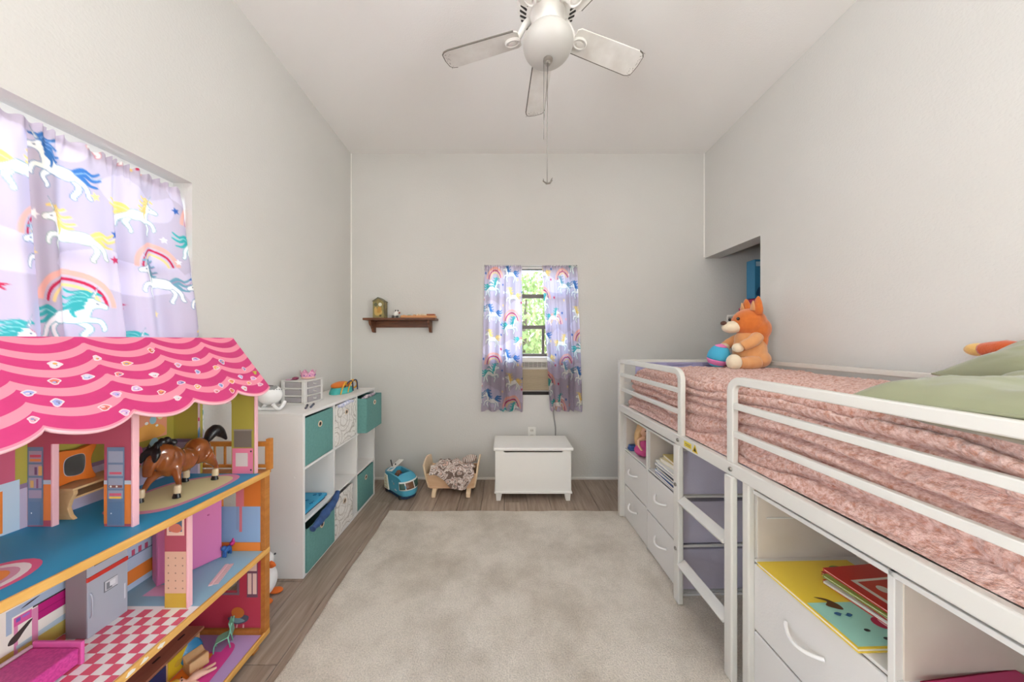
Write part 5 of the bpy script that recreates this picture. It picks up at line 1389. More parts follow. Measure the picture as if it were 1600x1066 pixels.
# ---- roof: front and rear panels, scalloped eave, printed bands
RID = Vector((-1.20, 0, 1.334)); EAV = Vector((-1.0375, 0, 1.118))
slope = (EAV - RID); SL = slope.length; sv = slope.normalized(); sn = Vector((sv.z * -1, 0, sv.x)); sn = sn if sn.z > 0 else -sn
RY1 = 1.318; PER = .163
def scal(y):
    t = ((RY1 + .012 - y) / PER) % 1.0
    return math.sin(PI * t) ** .75 * .036
ys = sorted({round(DY0 - .02 + i * (RY1 - DY0 + .02) / 232, 5) for i in range(233)})
def rp_(y, s, off): 
    p = RID + sv * s + sn * off; return (p.x, y, p.z)
SE = SL - .012                                  # cusp height of the eave
th = .009
mb = D(); n_ = len(ys); vs = []
for y in ys:
    e = SE + scal(y); vs += [rp_(y, 0, 0), rp_(y, e, 0), rp_(y, e, -th), rp_(y, 0, -th)]
fs = [(i * 4 + q, i * 4 + (q + 1) % 4, i * 4 + 4 + (q + 1) % 4, i * 4 + 4 + q) for i in range(n_ - 1) for q in range(4)] + [(3, 2, 1, 0), tuple(range(n_ * 4 - 4, n_ * 4))]
mb.add(vs, fs); rf = mb.build('roof_panel', ply, dh)
hot = mat('hot_pink_print', 'cc3676', .5, var=(30, 'c43270')); lig = mat('light_pink_print', 'e88a9e', .5)
# bands between scalloped curves, from the eave upwards
cuts = [0, .006]
z_ = .006
wd = [.040, .026, .035, .025, .032, .024, .029, .023, .027, .022, .02]
for w_ in wd: z_ += w_; cuts.append(z_)
for k in range(len(cuts) - 1):
    m_ = lig if k % 2 == 0 else hot
    mb = D(); vs = []; fs = []
    for y in ys:
        for c in (cuts[k], cuts[k + 1]): vs.append(rp_(y, max(SE + scal(y) - c, 0.0002), .0006))
    for i in range(n_ - 1):
        a = i * 2
        fs.append((a, a + 1, a + 3, a + 2))
    mb.add(vs, fs); mb.build('roof_band', m_, rf)
mb = D(); P = []
for y in ys[::2]: P.append(rp_(y, SE + scal(y), -th / 2))
mb.tube(P, .0052, 6); mb.build('eave_edge', lpk, rf, smooth=3)
mb = D(); mb.add([(-1.20, DY0 - .02, 1.334), (-1.20, RY1, 1.334), (-1.452, RY1, 1.19), (-1.452, DY0 - .02, 1.19), (-1.20, DY0 - .02, 1.325), (-1.20, RY1, 1.325), (-1.452, RY1, 1.181), (-1.452, DY0 - .02, 1.181)], [(0, 1, 2, 3), (7, 6, 5, 4), (0, 4, 5, 1), (1, 5, 6, 2), (2, 6, 7, 3), (3, 7, 4, 0)]); mb.build('roof_panel', hot, dh)
mb = D(); mb.prism([(-1.43, 1.18), (-1.20, 1.316), (-1.10, 1.19), (-1.10, 1.165), (-1.43, 1.165)], 'y', 1.30, 1.306); mb.build('gable_board', mar, dh)
# stickers stuck all over the roof
rd = random.Random(21)
st_cols = ['e8a45a', 'c9a0d0', '9aa4d6', 'e6c0c8', 'd9756a', 'b0b8d8', 'e0a0b0', 'c86a4a', 'd8d0d8', '8a86b8']
spots = [(.985, .055), (.90, .10), (.845, .075), (.80, .135), (1.10, .10), (1.075, .155), (1.0, .19), (.945, .15), (.93, .215), (.88, .19), (.83, .20), (.79, .235), (1.15, .145), (1.19, .12), (1.22, .20), (1.17, .215), (1.12, .225), (1.145, .255), (1.09, .245), (1.235, .235), (1.26, .165), (1.27, .215), (.74, .14), (.72, .20), (.76, .09), (.69, .165), (.865, .135), (1.04, .215), (.96, .245), (1.28, .25), (1.2, .255), (.82, .26), (.67, .235), (1.03, .12)]
for y, s0 in spots:
    n_ = 10; a, b = rd.uniform(.008, .014), rd.uniform(.008, .012); ph = rd.uniform(0, 3)
    if s0 > SE + scal(y) - .012: s0 = SE + scal(y) - .016
    out = [(a * (1 + .25 * math.sin(3 * t + ph)) * math.cos(t), b * (1 + .2 * math.cos(2 * t + ph)) * math.sin(t)) for t in [2 * PI * i / n_ for i in range(n_)]]
    c1_, c2_ = rd.sample(st_cols, 2)
    O_ = DT @ Vector(rp_(y, s0, .0009))
    decal('sticker', rf, [('eec9cf', catmull(out, True, 2)), (c1_, catmull([(p[0] * .72, p[1] * .72) for p in out], True, 2)), (c2_, circ(rd.uniform(-.003, .003), rd.uniform(-.003, .003), a * .35, b * .3, 8)), ('4a3a40', circ(a * .2, b * .25, .0014, n=6))], O_, (0, 1, 0), sv, sn, step=.0001, base=0)

# ---------------------------------------------------------------- dollhouse furniture and small toys
beech = wood('toy_beech', 'cfa574', 'dcb686', (8, 2, 8), .5, 5)
# vanity desk and orange mirror
vn = thing('toy_vanity', 'small beech toy desk with wavy side panels behind the doorway', 'toy furniture', (-1.384, .93, F3 + .018))
wave = [(.042, 0), (.030, .012), (.022, .035), (.030, .06), (.042, .078), (.042, .090), (-.04, .090), (-.04, 0)]
for y in (0, .16):
    mb = MB(); mb.prism([(p[0], p[1]) for p in wave], 'y', y, y + .010); mb.build('side_panel', beech, vn, bevel=.0015)
mb = MB(); mb.bb(-.042, .044, -.003, .173, .0905, .098); mb.build('desk_top', beech, vn, bevel=.0015)
mb = MB(); mb.bb(-.035, .026, .0105, .1595, .058, .064); mb.build('lower_shelf', beech, vn)
org = mat('orange_toy_plastic', 'd8701e', .4); mir = mat('mirror_film', 'c9d2d8', .06, metal=1.0)
mi = thing('toy_mirror', 'wavy orange toy mirror standing on the toy desk', 'toy mirror', (-1.402, .97, F3 + .117), math.radians(-12))
o_ = catmull([(-.040, .002), (.0, .006), (.042, .0), (.036, .03), (.034, .07), (.044, .112), (.008, .104), (-.036, .108), (-.032, .07), (-.032, .035)], True, 5)
mb = MB(); mb.prism(o_, 'x', -.012, .012); mb.build('mirror_frame', org, mi, bevel=.003)
decal('mirror_glass', mi, [('b9bcc4', catmull([(-.018, .028), (.012, .024), (.020, .05), (.018, .085), (.0, .09), (-.02, .082), (-.024, .055)]))], (.0122, 0, 0), (0, 1, 0), (0, 0, 1), (1, 0, 0))
mb = MB(); mb.prism(catmull([(-.017, .029), (.011, .025), (.019, .05), (.017, .084), (.0, .089), (-.019, .081), (-.023, .055)], True, 4), 'x', .0128, .0136); mb.build('mirror_film', mir, mi)

# model horse: glossy brown, black mane and tail
hb_m = mat('glazed_brown', '7a3f1c', .14, coat=.6, var=(30, '9a5526', .2)); hk_m = mat('glazed_black', '1d1a1b', .35); hw_m = mat('cream_hoof_paint', 'd6c2a0', .35)
hr = thing('model_horse', 'glossy brown model horse with black mane on the top dollhouse floor', 'toy horse', (-1.235, 1.115, F3 + .011)); hr.rotation_euler = (-TS, 0, 0); hr.scale = (1.2, .80, 1.2); hr.location.y += .022; hr.location.x += .006
mb = MB()
mb.ell((.0, -.055, .100), (.036, .046, .046)); mb.ell((.006, -.005, .092), (.031, .055, .037)); mb.ell((-.002, .065, .105), (.036, .050, .044)); mb.ell((.0, -.085, .110), (.028, .03, .036))
mb.tube(catmull([(0, -.075, .125), (-.004, -.098, .134), (-.006, -.114, .124)], False, 5), [.033 - .0012 * i for i in range(11)], 14)
mb.tube(catmull([(-.006, -.108, .126), (-.008, -.126, .102), (-.010, -.132, .072)], False, 5), [.021, .021, .0205, .020, .019, .018, .0165, .015, .0135, .0125, .011], 12)
mb.tube(catmull([(-.012, -.07, .085), (-.022, -.105, .055), (-.028, -.118, .030), (-.030, -.125, .012)], False, 5), [.020, .018, .016, .014, .012, .0105, .0095, .009, .0085, .008, .0078, .0076, .0075, .0078, .008, .009], 10)
mb.tube(catmull([(.018, -.06, .085), (.036, -.072, .055), (.040, -.070, .030), (.046, -.082, .012)], False, 5), [.020, .018, .016, .014, .012, .0105, .0095, .009, .0085, .008, .0078, .0076, .0075, .0078, .008, .009], 10)
mb.tube(catmull([(-.020, .070, .09), (-.040, .085, .060), (-.052, .098, .035), (-.050, .088, .012)], False, 5), [.026, .024, .021, .018, .0155, .0135, .012, .0105, .0095, .0088, .0084, .008, .008, .008, .0085, .009], 10)
mb.tube(catmull([(.020, .075, .09), (.030, .100, .062), (.028, .122, .038), (.034, .112, .012)], False, 5), [.026, .024, .021, .018, .0155, .0135, .012, .0105, .0095, .0088, .0084, .008, .008, .008, .0085, .009], 10)
mb.build('body', hb_m, hr, remesh=.0032)
for (x, y) in ((-.030, -.127), (.046, -.084), (-.050, .086), (.034, .110)):
    mb = MB(); mb.lathe([(.0115, 0), (.011, .004), (.0085, .013), (0, .013)], (x, y - .002, 0), 14); mb.build('hoof', hk_m, hr, smooth=.9)
    mb = MB(); mb.lathe([(.0100, .012), (.0105, .018), (.0102, .030), (.0085, .036)], (x * .98, y + .001, 0), 14); mb.build('sock', hw_m, hr, smooth=.9)
mb = MB(); mb.tube(catmull([(.002, -.04, .150), (-.002, -.075, .166), (-.004, -.100, .160), (-.006, -.118, .146)], False, 6), [.006] + [.011 + .003 * math.sin(i * 1.7) for i in range(16)] + [.009, .006], 10)
mb.tube(catmull([(-.004, -.112, .148), (.010, -.128, .134), (.012, -.136, .112)], False, 5), [.010, .013, .012, .014, .012, .013, .011, .010, .008, .006, .003], 8)
mb.tube(catmull([(-.006, -.116, .148), (-.022, -.130, .134), (-.026, -.138, .110)], False, 5), [.009, .012, .011, .013, .011, .012, .010, .009, .007, .005, .003], 8)
mb.build('mane', hk_m, hr, remesh=.004)
for sx in (-1, 1):
    mb = MB(); mb.lathe([(.006, 0), (.005, .008), (0, .018)], (-.006 + sx * .012, -.120, .148), 8); mb.build('ear', hk_m, hr, smooth=3)
mb = MB(); mb.tube(catmull([(0, .108, .128), (.002, .130, .152), (.006, .152, .158), (.012, .176, .140), (.020, .188, .120)], False, 5), [.008, .011, .014, .016, .018, .019, .020, .020, .021, .021, .020, .019, .018, .017, .015, .013, .011, .009, .007, .005, .003], 10); mb.build('tail', hk_m, hr, smooth=3)

# fridge / oven unit
gw = mat('toy_fridge_grey', 'aab0bc', .45); gd = mat('toy_fridge_side', '8a7f86', .5)
fr_ = thing('toy_fridge', 'tall grey toy fridge with oven window and red stripe', 'toy furniture', (-1.302, .9635, F2 + .0015))
mb = MB(); mb.bb(-.045, .020, -.0485, .0485, 0, .318); mb.build('cabinet', gd, fr_, bevel=.002)
mb = MB(); mb.bb(.0205, .024, -.0485, .0485, .186, .316); od = mb.build('oven_door', gw, fr_, bevel=.001)
mb = MB(); mb.bb(.0205, .0245, -.0485, .0485, .0, .172); fd = mb.build('fridge_door', gw, fr_, bevel=.001)
mb = MB(); mb.bb(.0205, .026, -.050, .0495, .1725, .1855); mb.build('red_stripe', flat('c93428', .4), fr_, bevel=.001)
decal('oven_window', od, [('5c5f5a', rect(-.034, .034, .212, .250)), ('7d827c', rect(-.03, .03, .217, .245))], (.024, 0, 0), (0, 1, 0), (0, 0, 1), (1, 0, 0))
decal('magnet_print', fd, [('6f737a', rect(-.012, .022, .110, .145)), ('c9ccd2', rect(-.009, .022, .113, .143)), ('7a7f86', rect(-.006, .008, .115, .137)), ('dfe2e6', rect(.002, .016, .121, .137)), ('d0d3da', rect(.038, .042, .05, .10))], (.0245, 0, 0), (0, 1, 0), (0, 0, 1), (1, 0, 0))
mb = MB(); mb.tube(catmull([(.024, -.042, .06), (.030, -.042, .075), (.030, -.042, .12), (.024, -.042, .135)], False, 5), .0022, 8); mb.build('door_handle', gw, fd, smooth=3)
# pink wardrobe, set at an angle
pkw = mat('toy_wardrobe_pink', 'd277ac', .5)
wb_ = thing('toy_wardrobe', 'pink two-door toy wardrobe standing at a slant in the blue room', 'toy furniture', (-1.262, 1.205, F2 + .0005), math.radians(-31.7))
mb = MB(); mb.bb(-.045, .022, -.098, .084, 0, .30); mb.build('cabinet', pkw, wb_, bevel=.002)
for y0, y1 in ((-.098, -.020), (-.018, .084)):
    mb = MB(); mb.bb(.0225, .028, y0 + .0015, y1 - .0015, .006, .296); d_ = mb.build('door', pkw, wb_, bevel=.0015)
    mb = MB(); mb.ell((.030, (y1 - .012) if y1 < 0 else (y0 + .06), .20), (.003, .004, .003), 10, 6); mb.build('knob', flat('b85a92', .4), d_, smooth=3)
# hot pink toy bed at the kitchen end
hp = mat('hot_pink_glitter', 'd44a9c', .35, var=(160, 'c03a8c', .1))
tbed = thing('toy_bed', 'glittery hot pink toy bed on the checkered dollhouse floor', 'toy furniture', (-1.265, .70, F2 + .0015))
mb = MB(); mb.bb(-.065, .068, -.15, .142, .006, .052); mb.build('mattress_block', hp, tbed, bevel=.006, seg=3)
mb = MB(); mb.bb(-.068, .071, .1425, .150, 0, .064); mb.build('foot_panel', mat('pink_clear_plastic', 'dd63ab', .25), tbed, bevel=.002)
mb = MB(); mb.tube([(-.066, -.15, .055), (-.066, 0, .057), (-.066, .14, .055)], .005, 8); mb.build('lace_edge', flat('f0dce6'), tbed, smooth=3)
# comb and tiny toys
cm = thing('toy_comb', 'pale pink doll comb lying on the blue dollhouse floor', 'comb', (-1.115, 1.165, F2 + .001), math.radians(18))
mb = MB(); mb.bb(-.006, .006, -.055, .055, 0, .005); mb.build('comb_spine', flat('e8c0c0', .35), cm, bevel=.001)
for i in range(18):
    mb = MB(); mb.bb(.006, .024, -.053 + i * .006, -.050 + i * .006, .001, .004); mb.build('tooth', flat('e8c0c0', .35), cm)
bc = thing('toy_kitten', 'tiny blue and magenta animal figure by the orange dollhouse wall', 'figurine', (-1.182, 1.272, F2 + .0005), math.radians(-90))
mb = MB(); mb.ell((0, 0, .028), (.018, .010, .011)); mb.ell((.017, 0, .042), (.010, .009, .010)); 
for x in (-.012, .012):
    for sy in (-.005, .005): mb.tube([(x, sy, .0), (x, sy, .026)], .004, 8)
mb.build('body', flat('2f5fa0', .4), bc, remesh=.0025)
mb = MB(); mb.tube(catmull([(-.016, 0, .032), (-.03, 0, .042), (-.028, 0, .056)], False, 4), [.007, .008, .009, .009, .008, .008, .006, .004, .002], 8); mb.build('tail', flat('c22a7a', .4), bc, smooth=3)

# ground storey: sideboard, chair, lounger, doll
rb = wood('toy_redwood', '8f5f48', 'a47056', (8, 2, 8), .45, 5)
sb_ = thing('toy_sideboard', 'long brown toy sideboard with yellow and navy doors', 'toy furniture', (-1.31, .985, F1 + .0015))
mb = MB(); mb.bb(-.065, .060, -.285, .24, .0, .082); mb.build('cabinet', beech, sb_, bevel=.0015)
mb = MB(); mb.bb(-.067, .068, -.29, .25, .0825, .092); tp_ = mb.build('top_board', rb, sb_, bevel=.001)
for i in range(6):
    mb = MB(); mb.prism(rrect(.02, .028, .19 - i * .085, .215 - i * .085, .0035), 'z', .0915, .0924); mb.build('slot', flat('231c1a'), tp_)
for i, c in enumerate(('d6b52a', '27305e', 'c4452e', '6f9a4a', 'd6b52a', '27305e')):
    y1 = .20 - i * .085
    mb = MB(); mb.bb(.0605, .064, y1 - .078, y1, .008, .076); d_ = mb.build('door', flat(c, .4), sb_, bevel=.001)
    mb = MB(); mb.prism(circ(y1 - .045, .042, .013, .011, 16), 'x', .064, .0655); mb.build('door_emblem', flat('c9a03a' if i != 1 else 'd9a06a', .4), d_)
ch_ = thing('toy_chair', 'toy chair with blue curved back and wooden seat block', 'toy furniture', (-1.205, 1.165, F1 + .0025), math.radians(-25))
mb = MB(); mb.prism(catmull([(-.03, 0), (.028, 0), (.030, .02), (.028, .045), (.0, .040), (-.03, .050), (-.022, .025)], True, 4), 'y', -.028, .028); mb.build('seat_block', beech, ch_, bevel=.002)
mb = MB(); mb.ell((-.036, 0, .042), (.009, .034, .045), 20, 12, (0, -.35, 0)); mb.build('backrest', flat('2676a4', .35), ch_, smooth=3)
lg = thing('toy_lounger', 'mint green doll chair standing before the red dollhouse wall', 'toy furniture', (-1.16, 1.245, F1 + .0015), math.radians(-60))
mint = mat('mint_plastic', '7fc2a4', .4)
for x in (-.018, .018):
    mb = MB(); mb.tube(catmull([(x, .02, .10), (x, .012, .055), (x, .006, .045), (x, -.03, .035), (x, -.036, .0)], False, 4), .0024, 8); mb.build('side_rod', mint, lg, smooth=3)
    mb = MB(); mb.tube([(x, .008, .046), (x, .016, 0)], .0024, 8); mb.build('leg', mint, lg, smooth=3)
mb = MB(); mb.box((0, .016, .075), (.038, .003, .056), (.17, 0, 0)); mb.build('backrest', mint, lg)
mb = MB(); mb.box((0, -.012, .041), (.038, .040, .003), (.25, 0, 0)); mb.build('seat', mint, lg)
d2 = thing('small_doll', 'small doll with yellow hair lying on the orange dollhouse rug', 'doll', (-1.185, 1.085, F1 + .003), math.radians(50))
mb = MB(); mb.ell((0, 0, .018), (.018, .017, .018)); mb.ell((.045, 0, .014), (.026, .015, .013)); mb.tube([(.06, .006, .012), (.10, .012, .009)], [.008, .005], 8); mb.tube([(.06, -.006, .012), (.10, -.014, .009)], [.008, .005], 8); mb.tube([(.03, .012, .014), (.055, .032, .01)], [.006, .004], 8); mb.tube([(.03, -.012, .014), (.05, -.034, .01)], [.006, .004], 8); mb.build('figure', mat('pale_doll_skin', 'e6b8a0', .4), d2, remesh=.003)
mb = MB(); mb.ell((-.012, 0, .022), (.020, .021, .020)); mb.ell((-.016, .018, .012), (.016, .012, .012)); mb.ell((-.02, -.016, .012), (.018, .012, .012)); mb.build('hair', flat('e0b94a', .5), d2, remesh=.003)
for sy in (-1, 1):
    mb = MB(); mb.ell((.008, sy * .007, .034), (.0022, .003, .0022), 8, 6); mb.build('eye', flat('1c1b1d', .2), d2, smooth=3)
# ================================================================ plush toys and pillows on the bed
or_f = mat('orange_plush', 'd9772f', .95, sheen=.4, bump=(220, .4, .003), var=(40, 'cc6a26'))
pe_f = mat('peach_plush', 'e3a36a', .95, sheen=.4, bump=(220, .4, .003), var=(30, 'dc9a60'))
cr_f = mat('cream_plush', 'ead9bc', .95, sheen=.4, bump=(220, .4, .003))
blk_p = mat('black_bead', '1c1b1d', .2); brn_f = mat('brown_plush', '5a3d33', .9)
# big seated plush dog, facing the foot of the bed / back-left corner
pd = thing('plush_dog', 'big orange plush dog sitting on the blanket against the wall', 'plush toy', (1.66, 2.03, 1.128), math.radians(168))
# local: +x is where it faces, z up
mb = MB(); mb.ell((0, 0, .125), (.095, .098, .125)); mb.ell((.01, 0, .20), (.075, .08, .07)); mb.ell((-.03, 0, .07), (.085, .10, .07)); mb.build('body', pe_f, pd, remesh=.006)
mb = MB(); mb.ell((.005, 0, .315), (.098, .100, .095)); mb.ell((-.035, 0, .27), (.085, .09, .09)); mb.ell((-.05, 0, .20), (.05, .07, .09)); hd = mb.build('head', or_f, pd, remesh=.006)
mb = MB(); mb.ell((.10, 0, .285), (.065, .052, .042), rot=(0, .12, 0)); mz = mb.build('muzzle', cr_f, pd, smooth=3)
mb = MB(); mb.ell((.155, 0, .312), (.018, .022, .015)); mb.build('nose', brn_f, mz, smooth=3)
for sy in (-1, 1):
    mb = MB(); mb.lathe([(.046, -.02), (.044, .02), (.032, .06), (.014, .092), (.004, .10), (0, .10)], (-.015, sy * .058, .385), 20, Matrix.Rotation(sy * -.12, 3, 'X'), .55, 1); e_ = mb.build('ear', or_f, pd, smooth=3)
    mb = MB(); mb.lathe([(.028, 0), (.022, .03), (.008, .062), (0, .066)], (.012, sy * .058, .392), 16, Matrix.Rotation(sy * -.12, 3, 'X'), .3, 1); mb.build('ear_lining', pe_f, e_, smooth=3)
    mb = MB(); mb.ell((.092, sy * .052, .338), (.010, .009, .011), 12, 8); mb.build('eye', blk_p, hd, smooth=3)
    # arm reaching round to the ball, paw cream
    mb = MB(); mb.tube(catmull([(0, sy * .085, .215), (.045, sy * .118, .185), (.095, sy * .108, .155)], False, 6), [.036] * 6 + [.034] * 4 + [.031] * 3, 14); a_ = mb.build('arm', pe_f, pd, smooth=3)
    mb = MB(); mb.ell((.112, sy * .092, .145), (.034, .030, .030)); mb.build('paw', cr_f, a_, smooth=3)
    mb = MB(); mb.tube(catmull([(.0, sy * .075, .05), (.07, sy * .10, .045), (.12, sy * .115, .045)], False, 6), [.045] * 6 + [.04] * 4 + [.036] * 3, 14); l_ = mb.build('leg', pe_f, pd, smooth=3)
    mb = MB(); mb.ell((.148, sy * .118, .052), (.042, .048, .052)); mb.build('foot', cr_f, l_, smooth=3)
mb = MB(); mb.tube(catmull([(-.06, -.04, .03), (-.085, -.09, .04), (-.07, -.13, .05)], False, 6), [.03] * 7 + [.028] * 3 + [.02, .012, .006], 12); mb.build('tail', or_f, pd, smooth=3)
# striped plush ball between its paws
bl_f = mat('sky_blue_plush', '4aaed0', .9, bump=(220, .3, .003)); pk_f = mat('pink_plush', 'e07fb4', .9, bump=(220, .3, .003))
tb = thing('striped_ball', 'sky blue egg-shaped plush ball with pink bands held by the orange plush dog', 'ball', Matrix.Translation((1.66, 2.03, 1.128)) @ Matrix.Rotation(math.radians(168), 4, 'Z') @ Vector((.185, .0, .0)), .3)
R_ = Matrix.Rotation(.25, 3, 'X')
pr = [(.066 * math.sin(PI * i / 24) * (1 + .10 * math.cos(PI * i / 24)), .084 - .084 * math.cos(PI * i / 24)) for i in range(25)]
def seg_(a, b, m, nm):
    mb = MB(); mb.lathe([(r_ if r_ > 1e-4 else 0, z_ - .084) for r_, z_ in pr[a:b + 1]], (0, 0, .087), 28, R_); mb.build(nm, m, tb, smooth=3)
seg_(0, 6, bl_f, 'lower_band'); seg_(6, 10, pk_f, 'pink_band'); seg_(10, 19, bl_f, 'middle_band'); seg_(19, 24, pk_f, 'pink_cap')

# satin pillows
satin = mat('sage_satin', '8e9072', .27, sheen=.2, spec=.6)
def pillow(name, label, M_, w, h, t, seed, pinch=.75):
    nu = nv = 64
    u = np.linspace(-1, 1, nu); U, V = np.meshgrid(u, u)
    prof = np.clip((1 - np.abs(U) ** 3.6), 0, 1) ** .5 * np.clip((1 - np.abs(V) ** 3.6), 0, 1) ** .5
    corner = 1 - .10 * (np.abs(U) ** 2) * 0
    X = U * w / 2 * (1 - .07 * (1 - np.abs(V) ** 2) * np.abs(U) ** 3); Y = V * h / 2 * (1 - .09 * (1 - np.abs(U) ** 2) * np.abs(V) ** 3)
    wr = (.022 * vnoise(U * 2.2 + 5, V * 2.2, seed) + .013 * vnoise(U * 5 + V * 2, V * 4, seed + 1) + .004 * vnoise(U * 11, V * 6 + U * 5, seed + 2)) * prof
    for sgn in (1, -1):
        pass
    Zt = t / 2 * prof + wr; Zb = -t / 2 * prof + wr * .4
    P = np.concatenate([np.stack([X, Y, Zt], -1), np.stack([X, Y, Zb], -1)[::-1]], 0)
    o = np_mesh(name, P, nu, nv * 2, satin)
    o.matrix_world = M_
    tag(o, label, 'pillow', 'satin pillows')
    # seam piping
    mb = MB(); ring = [(X[0, i], Y[0, i], 0) for i in range(nu)] + [(X[i, -1], Y[i, -1], 0) for i in range(1, nu)] + [(X[-1, i], Y[-1, i], 0) for i in range(nu - 2, -1, -1)] + [(X[i, 0], Y[i, 0], 0) for i in range(nu - 2, 0, -1)]
    mb.tube(ring, .004, 6, closed=True); mb.build('seam', satin, o, smooth=3)
    return o
pillow('pillow', 'sage green satin pillow lying against the front guard rail', Matrix.Translation((1.185, .548, 1.186)) @ Euler((math.radians(-3), math.radians(0), math.radians(2))).to_matrix().to_4x4(), .54, .52, .135, 3)
pillow('pillow', 'sage green satin pillow propped on the other one by the wall', Matrix.Translation((1.52, .63, 1.285)) @ Euler((math.radians(6), math.radians(-24), math.radians(-10))).to_matrix().to_4x4(), .46, .56, .13, 9)
# small orange plush behind the pillows
sp = thing('small_plush', 'orange plush toy with tan limbs lying behind the sage pillows', 'plush toy', (1.745, .90, 1.165), math.radians(-100))
tan_f = mat('tan_plush', 'e0b468', .95, sheen=.4, bump=(220, .4, .003)); red_f = mat('rust_plush', 'cf5a24', .95, sheen=.4, bump=(220, .4, .003))
mb = MB(); mb.ell((0, 0, .095), (.10, .07, .085)); mb.ell((.06, 0, .14), (.06, .06, .06)); mb.build('body', red_f, sp, remesh=.006)
mb = MB(); mb.ell((.16, 0, .18), (.062, .058, .055)); mb.build('head', tan_f, sp, smooth=3)
for sy in (-1, 1):
    mb = MB(); mb.tube(catmull([(-.05, sy * .04, .11), (-.12, sy * .05, .13), (-.17, sy * .045, .125)], False, 5), [.03] * 6 + [.026] * 5, 12); l_ = mb.build('leg', red_f, sp, smooth=3)
    mb = MB(); mb.ell((-.19, sy * .045, .125), (.035, .024, .024), 14, 10); mb.build('paw', tan_f, l_, smooth=3)
    mb = MB(); mb.ell((.17, sy * .045, .235), (.02, .015, .025), 12, 8); mb.build('ear', red_f, sp, smooth=3)
    mb = MB(); mb.ell((.212, sy * .022, .195), (.006, .006, .007), 8, 6); mb.build('eye', blk_p, sp, smooth=3)

# ================================================================ things on the open shelves under the bed
def on_shelf(name, label, cat, lx, ly, z=.5225, rz=0, group=None): return bed_thing(name, label, cat, lx, ly, z, group, rz)
skin = mat('doll_skin', 'e2b394', .5); blond = mat('doll_blond_hair', 'd8b384', .6, var=(60, 'c39a68'), bump=(150, .6, .004)); pinkd = mat('doll_pink_dress', 'c94a86', .6); bluec = mat('blue_cloth', '3e5a94', .8)
dl = on_shelf('doll', 'blond doll in pink sitting in the far open shelf', 'doll', .085, .56, rz=math.radians(-75)); dl.scale = (1.2, 1.2, 1.2)
mb = MB(); mb.ell((0, 0, .035), (.045, .055, .035)); mb.ell((0, 0, .07), (.028, .036, .035)); mb.build('dress', pinkd, dl, remesh=.005)
mb = MB(); mb.ell((.004, 0, .148), (.026, .024, .032)); mb.tube([(0, 0, .09), (0, 0, .13)], .011, 10); mb.ell((0, 0, .098), (.018, .034, .014)); mb.tube([(0, .034, .098), (.012, .045, .07), (.03, .036, .045)], [.009, .008, .007], 8); mb.tube([(0, -.034, .098), (.012, -.045, .07), (.03, -.036, .045)], [.009, .008, .007], 8); hd = mb.build('figure', skin, dl, remesh=.0035)
mb = MB(); mb.ell((-.010, 0, .158), (.032, .032, .030)); mb.ell((-.022, .018, .11), (.020, .022, .055)); mb.ell((-.022, -.02, .10), (.020, .022, .06)); mb.ell((-.026, 0, .08), (.018, .03, .05)); mb.build('hair', blond, dl, remesh=.005)
for sy in (-1, 1):
    mb = MB(); mb.ell((.027, sy * .010, .152), (.003, .0045, .003), 8, 6); mb.build('eye', blk_p, dl, smooth=3)
mb = MB(); mb.ell((.027, 0, .134), (.002, .006, .002), 8, 6); mb.build('mouth', flat('b23a5a'), dl, smooth=3)
cb = on_shelf('folded_cloth', 'dark blue folded cloth behind the blond doll', 'cloth', .11, .665)
mb = MB(); mb.bb(-.08, .06, -.02, .03, 0, .022); mb.build('fold', bluec, cb, bevel=.008, seg=3)
mb = MB(); mb.bb(-.075, .055, -.018, .028, .0225, .038); mb.build('fold', bluec, cb, bevel=.007, seg=3)

page_m = mat('book_pages', 'ece6da', .8)
def book(name, label, cat, L_, wd, th, cover, lx, ly, z, rz, group, art=None, tilt=None, mag=False):
    """lying book: long side along local x, cover art drawn on top in unit coordinates"""
    b = on_shelf(name, label, cat, lx, ly, z, rz, group)
    if tilt:
        e = Euler((tilt[0], tilt[1], BRZ + rz)); b.rotation_euler = e
    c = flat(cover, .35)
    ct = .0012 if mag else .0022
    mb = MB(); mb.bb(-L_ / 2, L_ / 2, -wd / 2, wd / 2, 0, ct); mb.build('rear_cover', c, b)
    mb = MB(); mb.bb(-L_ / 2, L_ / 2, -wd / 2, wd / 2, th - ct, th); tp = mb.build('front_cover', c, b)
    e_ = .001 if mag else .003
    mb = MB(); mb.bb(-L_ / 2 + e_, L_ / 2 - e_, -wd / 2 + e_, wd / 2 - e_, ct, th - ct); mb.build('page_block', page_m, b)
    mb = MB(); mb.bb(-L_ / 2, L_ / 2, wd / 2 - .0015, wd / 2 + .0005, 0, th); mb.build('spine', c, b)
    if art:
        decal('cover_print', tp, [(c_, [(p[0] * L_ / 2 * .97, p[1] * wd / 2 * .97) for p in pts]) for c_, pts in art], (0, 0, th), (1, 0, 0), (0, 1, 0), (0, 0, 1), rough=.35)
    return b
gA = 'books in the open shelf beside the ladder'
zz = .5225
sp_ = [('plain dark blue magazine at the bottom of the stack beside the doll', '2f4f86', .012), ('pale blue magazine second from the bottom in the stack', '9db4d6', .012), ('white magazine with a dark spine in the middle stack', 'd9dde2', .013), ('charcoal magazine in the middle of the stack', '3c4048', .010), ('light grey magazine in the upper half of the stack', 'c8cdd6', .012), ('slate blue magazine near the top of the stack', '5f7ba8', .011), ('white glossy magazine topping the blue stack', 'e6e6e4', .010)]
